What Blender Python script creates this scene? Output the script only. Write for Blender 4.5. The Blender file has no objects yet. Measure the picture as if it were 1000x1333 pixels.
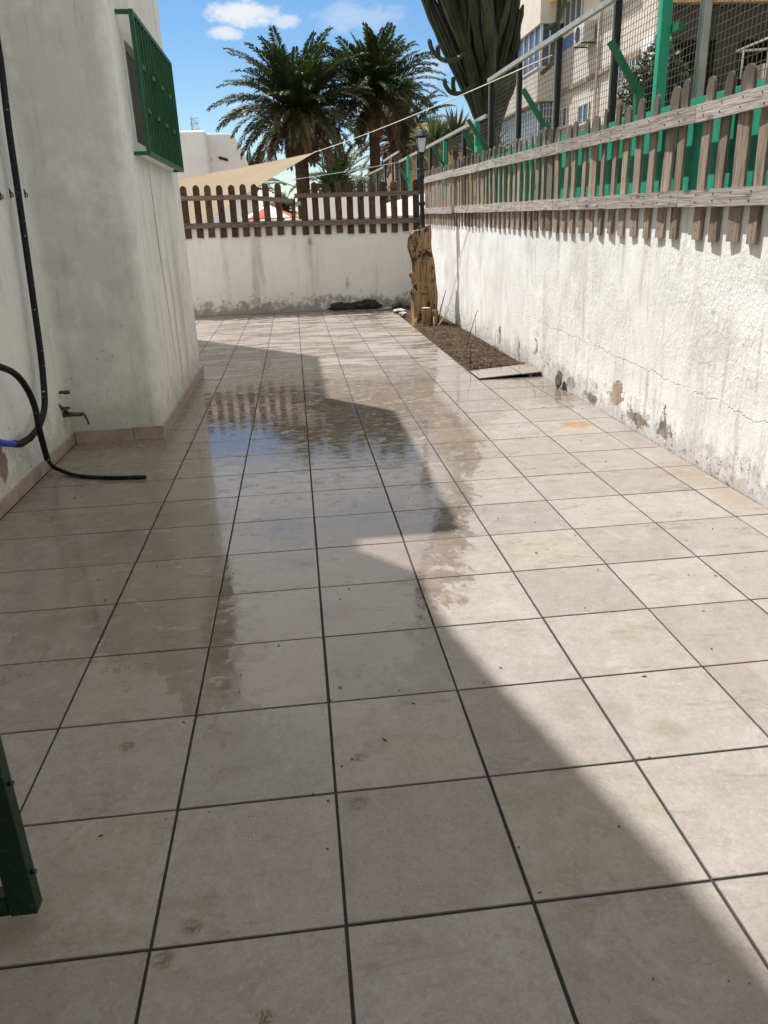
import bpy, bmesh, math, random
from mathutils import Vector, Matrix, noise as mnoise
random.seed(7)
D = bpy.data
scene = bpy.context.scene
COL = scene.collection
rad = math.radians
PI = math.pi

# ------------------------------------------------------------------ camera, sky, sun, exposure
SUN_EL, SUN_AZ = 62.0, -38.7          # azimuth measured from +Y towards +X
cam = D.cameras.new('camera'); camo = D.objects.new('camera', cam); COL.objects.link(camo)
cam.sensor_fit = 'VERTICAL'; cam.sensor_height = 36.0; cam.sensor_width = 27.0
cam.lens = 989.9 / 1333.0 * 36.0
cam.clip_start = 0.05; cam.clip_end = 3000
yaw, pitch, roll = 0.1007, 0.36108, -0.03694
f0 = Vector((math.sin(yaw), math.cos(yaw), 0)); r0 = Vector((math.cos(yaw), -math.sin(yaw), 0)); u0 = Vector((0, 0, 1))
fw = f0 * math.cos(pitch) - u0 * math.sin(pitch); up1 = f0 * math.sin(pitch) + u0 * math.cos(pitch)
rv = r0 * math.cos(roll) + up1 * math.sin(roll); uv = -r0 * math.sin(roll) + up1 * math.cos(roll)
m = Matrix((rv, uv, -fw)).transposed().to_4x4(); m.translation = Vector((-0.0099, -1.3316, 1.5314))
camo.matrix_world = m
scene.camera = camo

scene.view_settings.view_transform = 'Standard'; scene.view_settings.look = 'None'
scene.view_settings.gamma = 1.0; scene.view_settings.use_curve_mapping = False
scene.view_settings.exposure = 0.72
scene.render.engine = 'CYCLES'
scene.cycles.max_bounces = 6; scene.cycles.diffuse_bounces = 3; scene.cycles.glossy_bounces = 2; scene.cycles.transmission_bounces = 3
scene.cycles.use_adaptive_sampling = True; scene.cycles.adaptive_threshold = 0.02
scene.cycles.transparent_max_bounces = 8; scene.cycles.use_denoising = True
scene.cycles.caustics_reflective = False; scene.cycles.caustics_refractive = False

# ------------------------------------------------------------------ node helper
class G:
    def __init__(s, tree): s.t = tree; s.t.nodes.clear()
    def node(s, typ, **kw):
        n = s.t.nodes.new(typ)
        for k, v in kw.items(): setattr(n, k, v)
        return n
    def put(s, sock, v):
        if v is None: return
        if isinstance(v, bpy.types.NodeSocket): s.t.links.new(v, sock)
        else:
            try: sock.default_value = v
            except Exception:
                sock.default_value = tuple(v) + (1.0,) if len(v) == 3 else v
    def m(s, op, a, b=None, c=None, clamp=False):
        n = s.node('ShaderNodeMath', operation=op, use_clamp=clamp)
        for i, v in enumerate((a, b, c)): s.put(n.inputs[i], v)
        return n.outputs[0]
    def add(s, a, b): return s.m('ADD', a, b)
    def sub(s, a, b): return s.m('SUBTRACT', a, b)
    def mul(s, a, b): return s.m('MULTIPLY', a, b)
    def mx(s, a, b): return s.m('MAXIMUM', a, b)
    def mn(s, a, b): return s.m('MINIMUM', a, b)
    def smooth(s, x, lo, hi, a=0.0, b=1.0):
        n = s.node('ShaderNodeMapRange', interpolation_type='SMOOTHSTEP')
        for i, v in enumerate((x, lo, hi, a, b)): s.put(n.inputs[i], v)
        return n.outputs[0]
    def lin(s, x, lo, hi, a=0.0, b=1.0):
        n = s.node('ShaderNodeMapRange')
        for i, v in enumerate((x, lo, hi, a, b)): s.put(n.inputs[i], v)
        return n.outputs[0]
    def mix(s, f, a, b, bt='MIX'):
        n = s.node('ShaderNodeMix', data_type='RGBA', blend_type=bt)
        s.put(n.inputs[0], f); s.put(n.inputs[6], a); s.put(n.inputs[7], b)
        return n.outputs[2]
    def vscale(s, v, k):
        n = s.node('ShaderNodeVectorMath', operation='MULTIPLY'); s.put(n.inputs[0], v); n.inputs[1].default_value = k
        return n.outputs[0]
    def vadd(s, v, w):
        n = s.node('ShaderNodeVectorMath', operation='ADD'); s.put(n.inputs[0], v); s.put(n.inputs[1], w)
        return n.outputs[0]
    def noise(s, v, scale=5.0, detail=4.0, rough=0.55, dist=0.0, col=False):
        n = s.node('ShaderNodeTexNoise'); s.put(n.inputs['Vector'], v)
        n.inputs['Scale'].default_value = scale; n.inputs['Detail'].default_value = min(detail, 4.0)
        n.inputs['Roughness'].default_value = rough; n.inputs['Distortion'].default_value = dist
        return n.outputs[1 if col else 0]
    def voro(s, v, scale=5.0, feat='F1', out=0):
        n = s.node('ShaderNodeTexVoronoi', feature=feat); s.put(n.inputs['Vector'], v); n.inputs['Scale'].default_value = scale
        return n.outputs[out]
    def ramp(s, f, stops):
        n = s.node('ShaderNodeValToRGB'); s.put(n.inputs[0], f); e = n.color_ramp.elements
        while len(e) < len(stops): e.new(0.5)
        for i, (p, c) in enumerate(stops):
            e[i].position = p; e[i].color = (c, c, c, 1) if isinstance(c, (int, float)) else tuple(c) + (1,)
        return n.outputs[0]
    def pos(s): return s.node('ShaderNodeNewGeometry').outputs['Position']
    def obj(s): return s.node('ShaderNodeTexCoord').outputs['Object']
    def rnd(s): return s.node('ShaderNodeObjectInfo').outputs['Random']
    def xyz(s, v):
        n = s.node('ShaderNodeSeparateXYZ'); s.put(n.inputs[0], v); return n.outputs[0], n.outputs[1], n.outputs[2]
    def comb(s, x, y, z):
        n = s.node('ShaderNodeCombineXYZ')
        for i, v in enumerate((x, y, z)): s.put(n.inputs[i], v)
        return n.outputs[0]
    def hsv(s, c, h=0.5, sat=1.0, val=1.0):
        n = s.node('ShaderNodeHueSaturation'); s.put(n.inputs[0], h); s.put(n.inputs[1], sat); s.put(n.inputs[2], val); s.put(n.inputs[4], c)
        return n.outputs[0]
    def bump(s, h, dist=0.01, strength=1.0, nrm=None):
        n = s.node('ShaderNodeBump'); s.put(n.inputs['Height'], h); n.inputs['Distance'].default_value = dist
        s.put(n.inputs['Strength'], strength)
        if nrm is not None: s.put(n.inputs['Normal'], nrm)
        return n.outputs[0]
    def ell(s, a, b, ca, cb, ra, rb, soft=0.4):           # soft elliptical mask in two coordinates
        u = s.m('MULTIPLY_ADD', a, 1.0 / ra, -ca / ra); w = s.m('MULTIPLY_ADD', b, 1.0 / rb, -cb / rb)
        d = s.m('MULTIPLY_ADD', u, u, s.mul(w, w))
        return s.smooth(d, (1.0 + soft) ** 2, (1.0 - soft) ** 2)
    def out(s, col, rough=0.8, nrm=None, metal=0.0, spec=0.5, trans=None, emit=None):
        b = s.node('ShaderNodeBsdfPrincipled'); o = s.node('ShaderNodeOutputMaterial')
        s.put(b.inputs['Base Color'], col); s.put(b.inputs['Roughness'], rough); s.put(b.inputs['Metallic'], metal)
        s.put(b.inputs['Specular IOR Level'], spec); s.put(b.inputs['Normal'], nrm)
        if trans is not None: s.put(b.inputs['Transmission Weight'], trans)
        s.t.links.new(b.outputs[0], o.inputs[0]); return b
M = {}
def mat(name):
    k = D.materials.new(name); k.use_nodes = True; M[name] = k
    return G(k.node_tree)

# ------------------------------------------------------------------ world and sun
world = D.worlds.new('World'); scene.world = world; world.use_nodes = True
g = G(world.node_tree)
sky = g.node('ShaderNodeTexSky', sky_type='NISHITA'); sky.sun_disc = False
sky.sun_elevation = rad(SUN_EL); sky.sun_rotation = rad(SUN_AZ); sky.altitude = 0; sky.air_density = 1.0; sky.dust_density = 0.3; sky.ozone_density = 2.0
dv = g.node('ShaderNodeTexCoord').outputs['Generated']
dx, dy, dz = g.xyz(dv)
zc = g.mx(dz, 0.02)
pv = g.comb(g.m('DIVIDE', dx, g.add(zc, 0.12)), g.m('DIVIDE', dy, g.add(zc, 0.12)), 0.0)     # cloud layer overhead
cl = g.noise(pv, 1.15, 7.0, 0.55, 0.15)
cover = g.mul(g.smooth(cl, 0.31, 0.50), g.smooth(dz, 0.245, 0.31))
cl2 = g.noise(g.vadd(pv, (3.1, 1.7, 0)), 2.2, 7.0, 0.6, 0.2)
cover = g.mx(cover, g.mul(g.smooth(cl2, 0.62, 0.78), 0.75))
a = g.m('ARCTAN2', dx, dy); e = g.m('ARCSINE', dz)
wx, wy, _ = g.xyz(g.noise(g.vscale(dv, (1.0, 1.0, 1.8)), 34.0, 6.0, 0.66, col=True))
def puff(az, el, ra, re, k):
    aa = g.add(a, g.mul(g.sub(wx, 0.5), ra * 2.6)); ee = g.add(e, g.mul(g.sub(wy, 0.5), re * 3.4))
    return g.mul(g.ell(aa, ee, rad(az), rad(el), ra, re, 0.75), k)
for p in ((-2.0, 12.75, 0.030, 0.0085, 0.85), (-3.2, 11.65, 0.014, 0.005, 0.75), (0.6, 12.3, 0.012, 0.005, 0.6), (5.2, 12.4, 0.035, 0.010, 0.30), (9.3, 9.4, 0.02, 0.014, 0.35)):
    cover = g.mx(cover, puff(*p))
skyc = g.hsv(sky.outputs[0], 0.5, 1.28, 1.32)
colr = g.mix(cover, skyc, (9.7, 9.7, 9.7))
bg = g.node('ShaderNodeBackground'); g.put(bg.inputs[0], colr); bg.inputs[1].default_value = 0.060
wo = g.node('ShaderNodeOutputWorld'); g.t.links.new(bg.outputs[0], wo.inputs[0])

sl = D.lights.new('sun', 'SUN'); sl.energy = 4.4; sl.angle = rad(0.53); sl.color = (1.0, 0.98, 0.945)
so = D.objects.new('sun', sl); COL.objects.link(so)
sd = Vector((math.sin(rad(SUN_AZ)) * math.cos(rad(SUN_EL)), math.cos(rad(SUN_AZ)) * math.cos(rad(SUN_EL)), math.sin(rad(SUN_EL))))
so.rotation_euler = sd.to_track_quat('Z', 'Y').to_euler(); so.location = (-6, 6, 12)

# ------------------------------------------------------------------ mesh helpers
class MB:
    def __init__(s): s.v = []; s.f = []; s.sm = []
    def add(s, v, f, smooth=False):
        o = len(s.v); s.v += [tuple(p) for p in v]; s.f += [tuple(i + o for i in q) for q in f]; s.sm += [smooth] * len(f)
        return s
    def box(s, a, b, mtx=None):
        x0, y0, z0 = a; x1, y1, z1 = b
        v = [Vector(p) for p in ((x0, y0, z0), (x1, y0, z0), (x1, y1, z0), (x0, y1, z0), (x0, y0, z1), (x1, y0, z1), (x1, y1, z1), (x0, y1, z1))]
        if mtx is not None: v = [mtx @ p for p in v]
        return s.add(v, [(0, 3, 2, 1), (4, 5, 6, 7), (0, 1, 5, 4), (1, 2, 6, 5), (2, 3, 7, 6), (3, 0, 4, 7)])
    def prism(s, poly, a, b, axis):                        # extrude a 2-D polygon along an axis between a and b
        n = len(poly); fn = {0: lambda p, t: (t, p[0], p[1]), 1: lambda p, t: (p[0], t, p[1]), 2: lambda p, t: (p[0], p[1], t)}[axis]
        v = [fn(p, a) for p in poly] + [fn(p, b) for p in poly]
        return s.add(v, [tuple(range(n))[::-1], tuple(range(n, 2 * n))] + [(i, (i + 1) % n, n + (i + 1) % n, n + i) for i in range(n)])
    def tube(s, path, rad_, n=8, cap=True, prof=None, smooth=True):
        path = [Vector(p) for p in path]; k = len(path)
        rr = rad_ if isinstance(rad_, (list, tuple)) else [rad_] * k
        t0 = (path[1] - path[0]).normalized(); nn = t0.orthogonal().normalized(); v = []
        for i, p in enumerate(path):
            t = (path[min(i + 1, k - 1)] - path[max(i - 1, 0)]).normalized()
            nn = (nn - t * nn.dot(t)).normalized(); b = t.cross(nn)
            for j in range(n):
                a = 2 * PI * j / n; q = rr[i] * (prof[j] if prof else 1.0)
                v.append(p + nn * (q * math.cos(a)) + b * (q * math.sin(a)))
        f = [(i * n + j, i * n + (j + 1) % n, (i + 1) * n + (j + 1) % n, (i + 1) * n + j) for i in range(k - 1) for j in range(n)]
        s.add(v, f, smooth)
        if cap:
            o = len(s.v) - len(v); s.f += [tuple(o + j for j in range(n))[::-1], tuple(o + (k - 1) * n + j for j in range(n))]; s.sm += [False, False]
        return s
    def lathe(s, prof, c=(0, 0, 0), n=16, smooth=True, cap=True):
        return s.tube([(c[0], c[1], c[2] + z) for r, z in prof], [max(r, 1e-4) for r, z in prof], n, cap, None, smooth)
    def mesh(s, name, material):
        me = D.meshes.new(name); me.from_pydata(s.v, [], s.f); me.materials.append(M[material] if isinstance(material, str) else material)
        me.polygons.foreach_set('use_smooth', s.sm); me.update()
        return me
    def build(s, name, material, parent=None, loc=None):
        return put(name, s.mesh(name, material), parent, loc)
def put(name, me, parent=None, loc=None, rot=None, scale=None):
    o = D.objects.new(name, me); COL.objects.link(o)
    if parent is not None: o.parent = parent
    if loc is not None: o.location = loc
    if rot is not None: o.rotation_euler = rot
    if scale is not None: o.scale = scale
    return o
def tag(o, label=None, cat=None, group=None, kind=None):
    if label: o['label'] = label
    if cat: o['category'] = cat
    if group: o['group'] = group
    if kind: o['kind'] = kind
    return o
def empty(name, loc=(0, 0, 0), label=None, cat=None, group=None):
    o = D.objects.new(name, None); o.empty_display_size = 0.1; o.location = loc; COL.objects.link(o)
    return tag(o, label, cat, group)
def bevel_mesh(me, w, seg=1):
    bm = bmesh.new(); bm.from_mesh(me); bmesh.ops.recalc_face_normals(bm, faces=bm.faces)
    bmesh.ops.bevel(bm, geom=list(bm.edges), offset=w, segments=seg, affect='EDGES', profile=0.6)
    bm.to_mesh(me); bm.free(); return me
def fix_normals(me):
    bm = bmesh.new(); bm.from_mesh(me); bmesh.ops.recalc_face_normals(bm, faces=bm.faces); bm.to_mesh(me); bm.free(); return me
def nz(x, y, z=0.0, s=1.0): return mnoise.noise(Vector((x * s, y * s, z * s)))
def blob(c, r, seed, amp=0.25, n=14, k=10, fr=2.0):       # lumpy closed mass
    b = MB(); v = []; f = []
    for i in range(k + 1):
        t = PI * i / k
        for j in range(n):
            a = 2 * PI * j / n; d = Vector((math.sin(t) * math.cos(a), math.sin(t) * math.sin(a), math.cos(t)))
            q = 1 + amp * nz(d.x * fr + seed, d.y * fr, d.z * fr) * 2 + amp * 0.5 * nz(d.x * fr * 3 + seed, d.y * fr * 3, d.z * fr * 3)
            v.append((c[0] + d.x * r[0] * q, c[1] + d.y * r[1] * q, c[2] + d.z * r[2] * q))
    for i in range(k):
        for j in range(n): f.append((i * n + j, (i + 1) * n + j, (i + 1) * n + (j + 1) % n, i * n + (j + 1) % n))
    return b.add(v, f, False)

# ------------------------------------------------------------------ materials
# glazed patio tiles: mottled beige, dirt, and a wet film over the middle of the patio
g = mat('tile')
P = g.pos(); px, py, pz = g.xyz(P); rn = g.rnd()
off = g.comb(g.mul(rn, 37.0), g.mul(rn, 91.0), 0.0)
Q = g.vadd(P, off)
n1 = g.noise(Q, 9.0, 6.0, 0.65, 0.6); n2 = g.noise(Q, 52.0, 5.0, 0.72, 1.4)
base = g.mix(g.smooth(n1, 0.32, 0.70), (0.455, 0.395, 0.340), (0.525, 0.468, 0.412))
base = g.mix(g.mul(g.smooth(n2, 0.52, 0.62), 0.5), base, (0.60, 0.56, 0.51))
base = g.mix(g.mul(g.smooth(n2, 0.46, 0.37), 0.42), base, (0.36, 0.30, 0.25))
base = g.hsv(base, g.lin(g.m('FRACT', g.mul(rn, 7.31)), 0, 1, 0.494, 0.508), g.lin(g.m('FRACT', g.mul(rn, 3.7)), 0, 1, 0.92, 1.12), g.lin(rn, 0, 1, 0.475, 0.575))
# dried mud streaks, stretched across the patio
d1 = g.noise(g.vscale(P, (1.6, 4.2, 1.0)), 1.6, 7.0, 0.68, 0.5)
d2 = g.noise(g.vscale(P, (7.0, 17.0, 1.0)), 2.2, 5.0, 0.7, 0.8)
dirt = g.mul(g.smooth(d1, 0.50, 0.68), g.smooth(d2, 0.40, 0.64))
dirt = g.mul(dirt, g.smooth(py, 0.4, 3.5, 0.6, 1.0))
base = g.mix(g.mul(dirt, 0.75), base, (0.15, 0.105, 0.068))
spk = g.voro(P, 5.5); spk2 = g.noise(P, 2.3, 2.0)
spots = g.mul(g.smooth(g.add(spk, g.mul(g.sub(n2, 0.5), 0.12)), 0.045, 0.018), g.smooth(spk2, 0.50, 0.60))
base = g.mix(g.mul(spots, 0.8), base, (0.13, 0.085, 0.05))
wob = g.mul(g.sub(g.noise(P, 9.0, 5.0, 0.7), 0.5), 0.13)
wob2 = g.mul(g.sub(g.noise(g.vadd(P, (4.0, 9.0, 0.0)), 12.0, 6.0, 0.75), 0.5), 0.20)
wx = g.add(px, g.mul(wob, 1.6)); wy = g.add(py, wob2)
rust = g.mul(g.ell(wx, wy, 2.12, 4.34, 0.11, 0.10, 0.5), g.smooth(g.noise(P, 30.0, 5.0, 0.75), 0.36, 0.56, 0.15, 1.0))
base = g.mix(g.mul(rust, 0.92), base, g.mix(n1, (0.25, 0.095, 0.014), (0.32, 0.165, 0.04)))
for (cx, cy, ra, rb, kk, cc) in ((0.10, 4.42, 0.11, 0.09, 0.7, (0.36, 0.20, 0.09)), (2.37, 3.02, 0.13, 0.20, 0.55, (0.22, 0.15, 0.095)), (2.40, 2.55, 0.08, 0.16, 0.5, (0.25, 0.17, 0.10)),
                                 (2.00, 3.05, 0.05, 0.035, 0.6, (0.24, 0.18, 0.08)), (1.25, 4.2, 0.22, 0.30, 0.35, (0.30, 0.22, 0.16)), (-0.28, 1.32, 0.07, 0.06, 0.35, (0.25, 0.18, 0.13)), (1.6, 0.9, 0.12, 0.05, 0.35, (0.30, 0.20, 0.14))):
    k = g.mul(g.ell(wx, wy, cx, cy, ra, rb, 0.6), g.smooth(n2, 0.38, 0.56)); base = g.mix(g.mul(k, kk), base, cc)
# shoe tread mark and scuffs
tr = g.m('SINE', g.add(g.mul(px, 330.0), g.mul(py, 250.0))); tr2 = g.m('SINE', g.sub(g.mul(px, 210.0), g.mul(py, 160.0)))
tm = g.mul(g.ell(px, py, -0.215, 0.352, 0.062, 0.050, 0.25), g.mul(g.smooth(g.mul(tr, tr2), 0.0, 0.35), g.smooth(n1, 0.42, 0.56)))
base = g.mix(g.mul(g.mul(tm, g.smooth(n2, 0.40, 0.58)), 0.75), base, (0.085, 0.06, 0.04))
for (cx, cy, rr_, kk) in ((-.652, .763, .016, .8), (-.362, .051, .016, .9), (-.416, -.032, .018, .8), (-.183, -.199, .012, 1.0), (.058, .399, .020, .8), (.138, .645, .028, .4), (.086, .597, .016, .8), (.93, .68, .04, .35), (1.07, .57, .04, .4), (.508, .644, .035, .3), (-.33, .12, .02, .4), (-1.05, 2.6, .10, .5), (-.75, 2.9, .09, .4), (-.10, 2.1, .07, .5), (.05, 1.55, .06, .5)):
    k = g.mul(g.ell(g.add(px, g.mul(wob, .35)), g.add(py, g.mul(wob2, .25)), cx + .0, cy, rr_ + .004, rr_ + .003, 0.7), g.smooth(n2, 0.40, 0.55)); base = g.mix(g.mul(k, kk), base, (0.12, 0.075, 0.045))
sc = g.noise(g.vscale(P, (3.0, 26.0, 1.0)), 2.0, 4.0, 0.7, 1.5); base = g.mix(g.mul(g.mul(g.smooth(sc, 0.62, 0.70), g.smooth(g.noise(P, 1.8, 2.0), 0.48, 0.60)), 0.5), base, (0.15, 0.10, 0.065))
lime = g.mul(g.smooth(g.noise(g.vscale(P, (1.4, 1.0, 1.0)), 3.1, 6.0, 0.72, 1.0), 0.55, 0.68), 0.22); base = g.mix(lime, base, (0.42, 0.40, 0.375))
# wet film
wn = g.noise(g.vscale(P, (1.0, 1.0, 1.0)), 1.9, 6.0, 0.62, 0.4); wn2 = g.noise(g.vscale(P, (5.0, 2.6, 1.0)), 2.4, 6.0, 0.7)
edge = g.add(0.72, g.mul(g.smooth(px, 0.02, 1.9), 4.3))
edge = g.add(edge, g.mul(g.smooth(px, -0.35, -0.75), 0.55))
wet = g.smooth(g.add(g.add(g.sub(py, edge), g.mul(g.sub(wn, 0.5), 1.5)), g.mul(g.sub(wn2, 0.5), 1.5)), -0.12, 0.22)
far = g.smooth(py, 5.6, 8.5)                                         # only streaks further back
streak = g.noise(g.vscale(P, (0.8, 3.4, 1.0)), 1.5, 6.0, 0.65, 0.3)
wet = g.mul(wet, g.add(g.sub(1.0, far), g.mul(far, g.smooth(streak, 0.46, 0.56))))
isl = g.smooth(g.noise(g.vscale(P, (2.6, 4.4, 1.0)), 1.7, 6.0, 0.75, 0.6), 0.55, 0.66)
wet = g.mul(wet, g.sub(1.0, g.mul(isl, 0.65)))
wet = g.mul(wet, g.smooth(g.add(px, g.mul(g.sub(wn2, 0.5), 0.9)), -1.7, -0.75, 0.45, 1.0))
base = g.mix(g.mul(wet, 0.66), base, g.mix(1.0, base, (0.56, 0.48, 0.40), 'MULTIPLY'))
rdry = g.add(0.42, g.mul(g.sub(n1, 0.5), 0.25)); rdry = g.add(rdry, g.mul(dirt, 0.25))
rough = g.add(g.mul(wet, g.add(0.04, g.mul(g.smooth(g.noise(g.vscale(P, (4.0, 9.0, 1.0)), 2.2, 5.0, 0.7), 0.44, 0.72), 0.22))), g.mul(g.sub(1.0, wet), rdry))
hb = g.add(g.mul(n2, 0.5), n1)
nb = g.bump(hb, 0.0012, g.lin(wet, 0, 1, 0.5, 0.04))
nb = g.bump(g.noise(g.vscale(P, (6.0, 6.0, 1.0)), 2.0, 3.0, 0.5), 0.01, g.lin(wet, 0, 1, 0.0, 0.05), nb)
g.out(base, rough, nb, 0.0, g.lin(wet, 0, 1, 0.36, 1.0))

g = mat('grout'); P = g.pos()
g.out(g.mix(g.noise(P, 14.0, 4.0), (0.010, 0.008, 0.007), (0.042, 0.035, 0.029)), 0.85, g.bump(g.noise(P, 160.0, 3.0), 0.002, 0.6))

# smooth lime-washed house render with grime
g = mat('house_plaster'); P = g.pos(); x, y, z = g.xyz(P)
n1 = g.noise(P, 1.1, 6.0, 0.6); n2 = g.noise(P, 7.0, 6.0, 0.65); n3 = g.noise(g.vscale(P, (6.0, 6.0, 0.7)), 1.7, 5.0, 0.6)
c = g.mix(g.smooth(n1, 0.35, 0.7), (0.71, 0.70, 0.645), (0.80, 0.79, 0.735))
c = g.mix(g.mul(g.smooth(n3, 0.50, 0.74), 0.45), c, (0.47, 0.44, 0.375))
front = g.mul(g.smooth(y, 4.86, 4.76), g.smooth(x, -1.86, -1.78))
gr = g.mul(front, g.smooth(g.add(n1, g.mul(g.sub(n2, 0.5), 0.5)), 0.36, 0.62))
c = g.mix(g.mul(gr, 0.75), c, (0.54, 0.545, 0.515))
low = g.smooth(g.add(z, g.mul(g.sub(n2, 0.5), 0.9)), 0.42, 0.06)
c = g.mix(g.mul(low, 0.55), c, (0.36, 0.335, 0.30))
sp = g.mul(g.smooth(g.noise(P, 46.0, 3.0, 0.65), 0.60, 0.67), g.smooth(g.add(n2, g.mul(z, -0.16)), 0.38, 0.54))
vs = g.mul(g.smooth(g.noise(g.vscale(P, (9.0, 9.0, 0.9)), 1.6, 4.0, 0.7), 0.56, 0.68), g.smooth(n1, 0.40, 0.60)); c = g.mix(g.mul(vs, 0.35), c, (0.40, 0.345, 0.265))
mt = g.mul(g.smooth(g.noise(P, 3.4, 4.0, 0.7), 0.50, 0.66), 0.32); c = g.mix(mt, c, (0.46, 0.465, 0.44))
c = g.mix(g.mul(sp, 0.8), c, (0.16, 0.15, 0.135))
wv = g.mul(g.sub(g.noise(P, 14.0, 5.0, 0.7), 0.5), 0.16)
pe = g.mul(g.ell(g.add(y, wv), g.add(z, wv), 3.28, 0.27, 0.10, 0.11, 0.12), g.smooth(x, -1.80, -1.82))
c = g.mix(pe, c, g.mix(n2, (0.16, 0.12, 0.085), (0.34, 0.27, 0.20)))
for (cy, cz, ry, rz, kk) in ((5.75, 1.55, 0.02, 0.42, 0.85), (5.82, 1.0, 0.018, 0.35, 0.6), (6.15, 0.8, 0.05, 0.6, 0.35), (6.6, 0.9, 0.12, 0.7, 0.25)):
    k = g.mul(g.ell(g.add(y, g.mul(wv, 0.3)), z, cy, cz, ry, rz, 0.7), g.smooth(x, -1.2, -1.16))
    c = g.mix(g.mul(k, kk), c, (0.20, 0.17, 0.12))
h = g.add(g.mul(n2, 0.6), g.mul(g.noise(P, 42.0, 4.0, 0.6), 0.22)); h = g.sub(h, g.mul(pe, 0.6))
g.out(c, 0.88, g.bump(g.add(h, g.mul(g.noise(P, 2.0, 2.0), 2.0)), 0.012, 0.55), 0.0, 0.25)

# coarse trowelled stucco of the boundary walls
def stucco(name, amp, clean, base_hi):
    g = mat(name); P = g.pos(); x, y, z = g.xyz(P)
    n1 = g.noise(P, 1.4, 6.0, 0.6); n2 = g.noise(P, 8.0, 6.0, 0.65)
    st = g.noise(g.vscale(P, (5.0, 5.0, 0.55)), 2.1, 5.0, 0.62, 0.3)
    wv = g.mul(g.sub(g.noise(P, 13.0, 7.0, 0.78), 0.5), 0.34)
    c = g.mix(g.smooth(n1, 0.34, 0.66), tuple(v * 0.93 for v in base_hi), base_hi)
    c = g.mix(g.mul(g.smooth(st, 0.54, 0.74), clean), c, (0.52, 0.46, 0.385))
    c = g.mix(g.mul(g.smooth(g.noise(g.vscale(P, (9.0, 9.0, 1.2)), 3.0, 6.0, 0.7), 0.56, 0.70), clean * 0.8), c, (0.47, 0.45, 0.42))
    lowd = g.smooth(g.add(z, g.mul(g.sub(n2, 0.5), 0.75)), 0.26, 0.02)
    c = g.mix(g.mul(lowd, 0.6), c, (0.40, 0.365, 0.31))
    fl = g.noise(P, 26.0, 5.0, 0.7)
    peel = g.mul(g.smooth(fl, 0.585, 0.62), g.smooth(g.add(z, g.mul(g.sub(n1, 0.5), 0.8)), 0.34, 0.10))
    return g, P, x, y, z, n1, n2, st, wv, c, peel, fl
g, P, x, y, z, n1, n2, st, wv, c, peel, fl = stucco('wall_right', 1.0, 0.62, (0.86, 0.86, 0.845))
wv2 = g.mul(g.sub(g.noise(g.vadd(P, (7.0, 3.0, 5.0)), 15.0, 7.0, 0.78), 0.5), 0.26)
hole = None
for (cy, cz, ry, rz) in ((4.46, 0.205, 0.105, 0.10), (4.06, 0.085, 0.19, 0.05), (3.60, 0.115, 0.11, 0.045), (3.62, 0.20, 0.022, 0.10), (5.02, 0.06, 0.16, 0.045), (5.5, 0.07, 0.10, 0.06), (7.25, 0.12, 0.05, 0.14), (6.6, 0.25, 0.03, 0.10), (8.1, 0.2, 0.05, 0.12)):
    k = g.ell(g.add(y, wv), g.add(z, wv2), cy, cz, ry, rz, 0.08); hole = k if hole is None else g.mx(hole, k)
hole = g.mx(hole, g.mul(peel, 0.9))
hc = g.mix(g.smooth(n2, 0.42, 0.6), (0.16, 0.15, 0.14), (0.35, 0.30, 0.25))
brick = g.ell(g.add(y, g.mul(wv, 0.6)), z, 4.46, 0.20, 0.13, 0.14, 0.2)
hc = g.mix(brick, hc, g.mix(n2, (0.23, 0.145, 0.095), (0.40, 0.29, 0.21)))
c = g.mix(hole, c, hc)
cz = g.add(g.add(0.392, g.mul(y, 0.0215)), g.mul(g.sub(g.noise(g.comb(0.0, y, 0.0), 3.2, 7.0, 0.75), 0.5), 0.16))   # long settlement crack
ck = g.smooth(g.m('ABSOLUTE', g.sub(z, cz)), 0.0045, 0.0012); ck = g.mul(ck, g.smooth(y, 7.7, 7.0))
ck = g.mul(ck, g.smooth(g.noise(P, 5.0, 3.0), 0.34, 0.50))
blot = g.mul(g.smooth(g.noise(g.vscale(P, (1.0, 1.0, 0.5)), 1.7, 7.0, 0.7, 0.5), 0.50, 0.66), 0.5); c = g.mix(blot, c, (0.56, 0.53, 0.475))
flk = g.mul(g.smooth(g.noise(P, 9.0, 7.0, 0.78), 0.60, 0.63), g.smooth(g.noise(P, 0.9, 3.0), 0.48, 0.60)); c = g.mix(g.mul(flk, 0.45), c, (0.42, 0.41, 0.39))
cv = g.smooth(g.m('ABSOLUTE', g.sub(y, g.add(3.95, g.mul(wv, 0.5)))), 0.035, 0.008)                                  # rusty run below the fence
c = g.mix(g.mul(g.mul(cv, g.smooth(z, 1.2, 0.5, 0.15, 0.55)), g.smooth(st, 0.35, 0.6)), c, (0.50, 0.33, 0.19))
c = g.mix(g.mul(ck, 0.62), c, (0.16, 0.14, 0.12))
kb = g.noise(g.vscale(P, (1.0, 17.0, 11.0)), 1.6, 6.0, 0.68, 0.7)
kb2 = g.noise(g.vscale(P, (1.0, 46.0, 30.0)), 1.3, 4.0, 0.6, 0.4)
zone = g.smooth(g.noise(P, 1.0, 2.0), 0.36, 0.6, 0.35, 1.0)
h = g.add(g.mul(g.mul(kb, zone), 1.0), g.mul(kb2, 0.32)); h = g.sub(h, g.mul(hole, 0.9)); h = g.sub(h, g.mul(ck, 0.5))
g.out(c, 0.92, g.bump(h, 0.010, 0.75), 0.0, 0.2)

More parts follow.
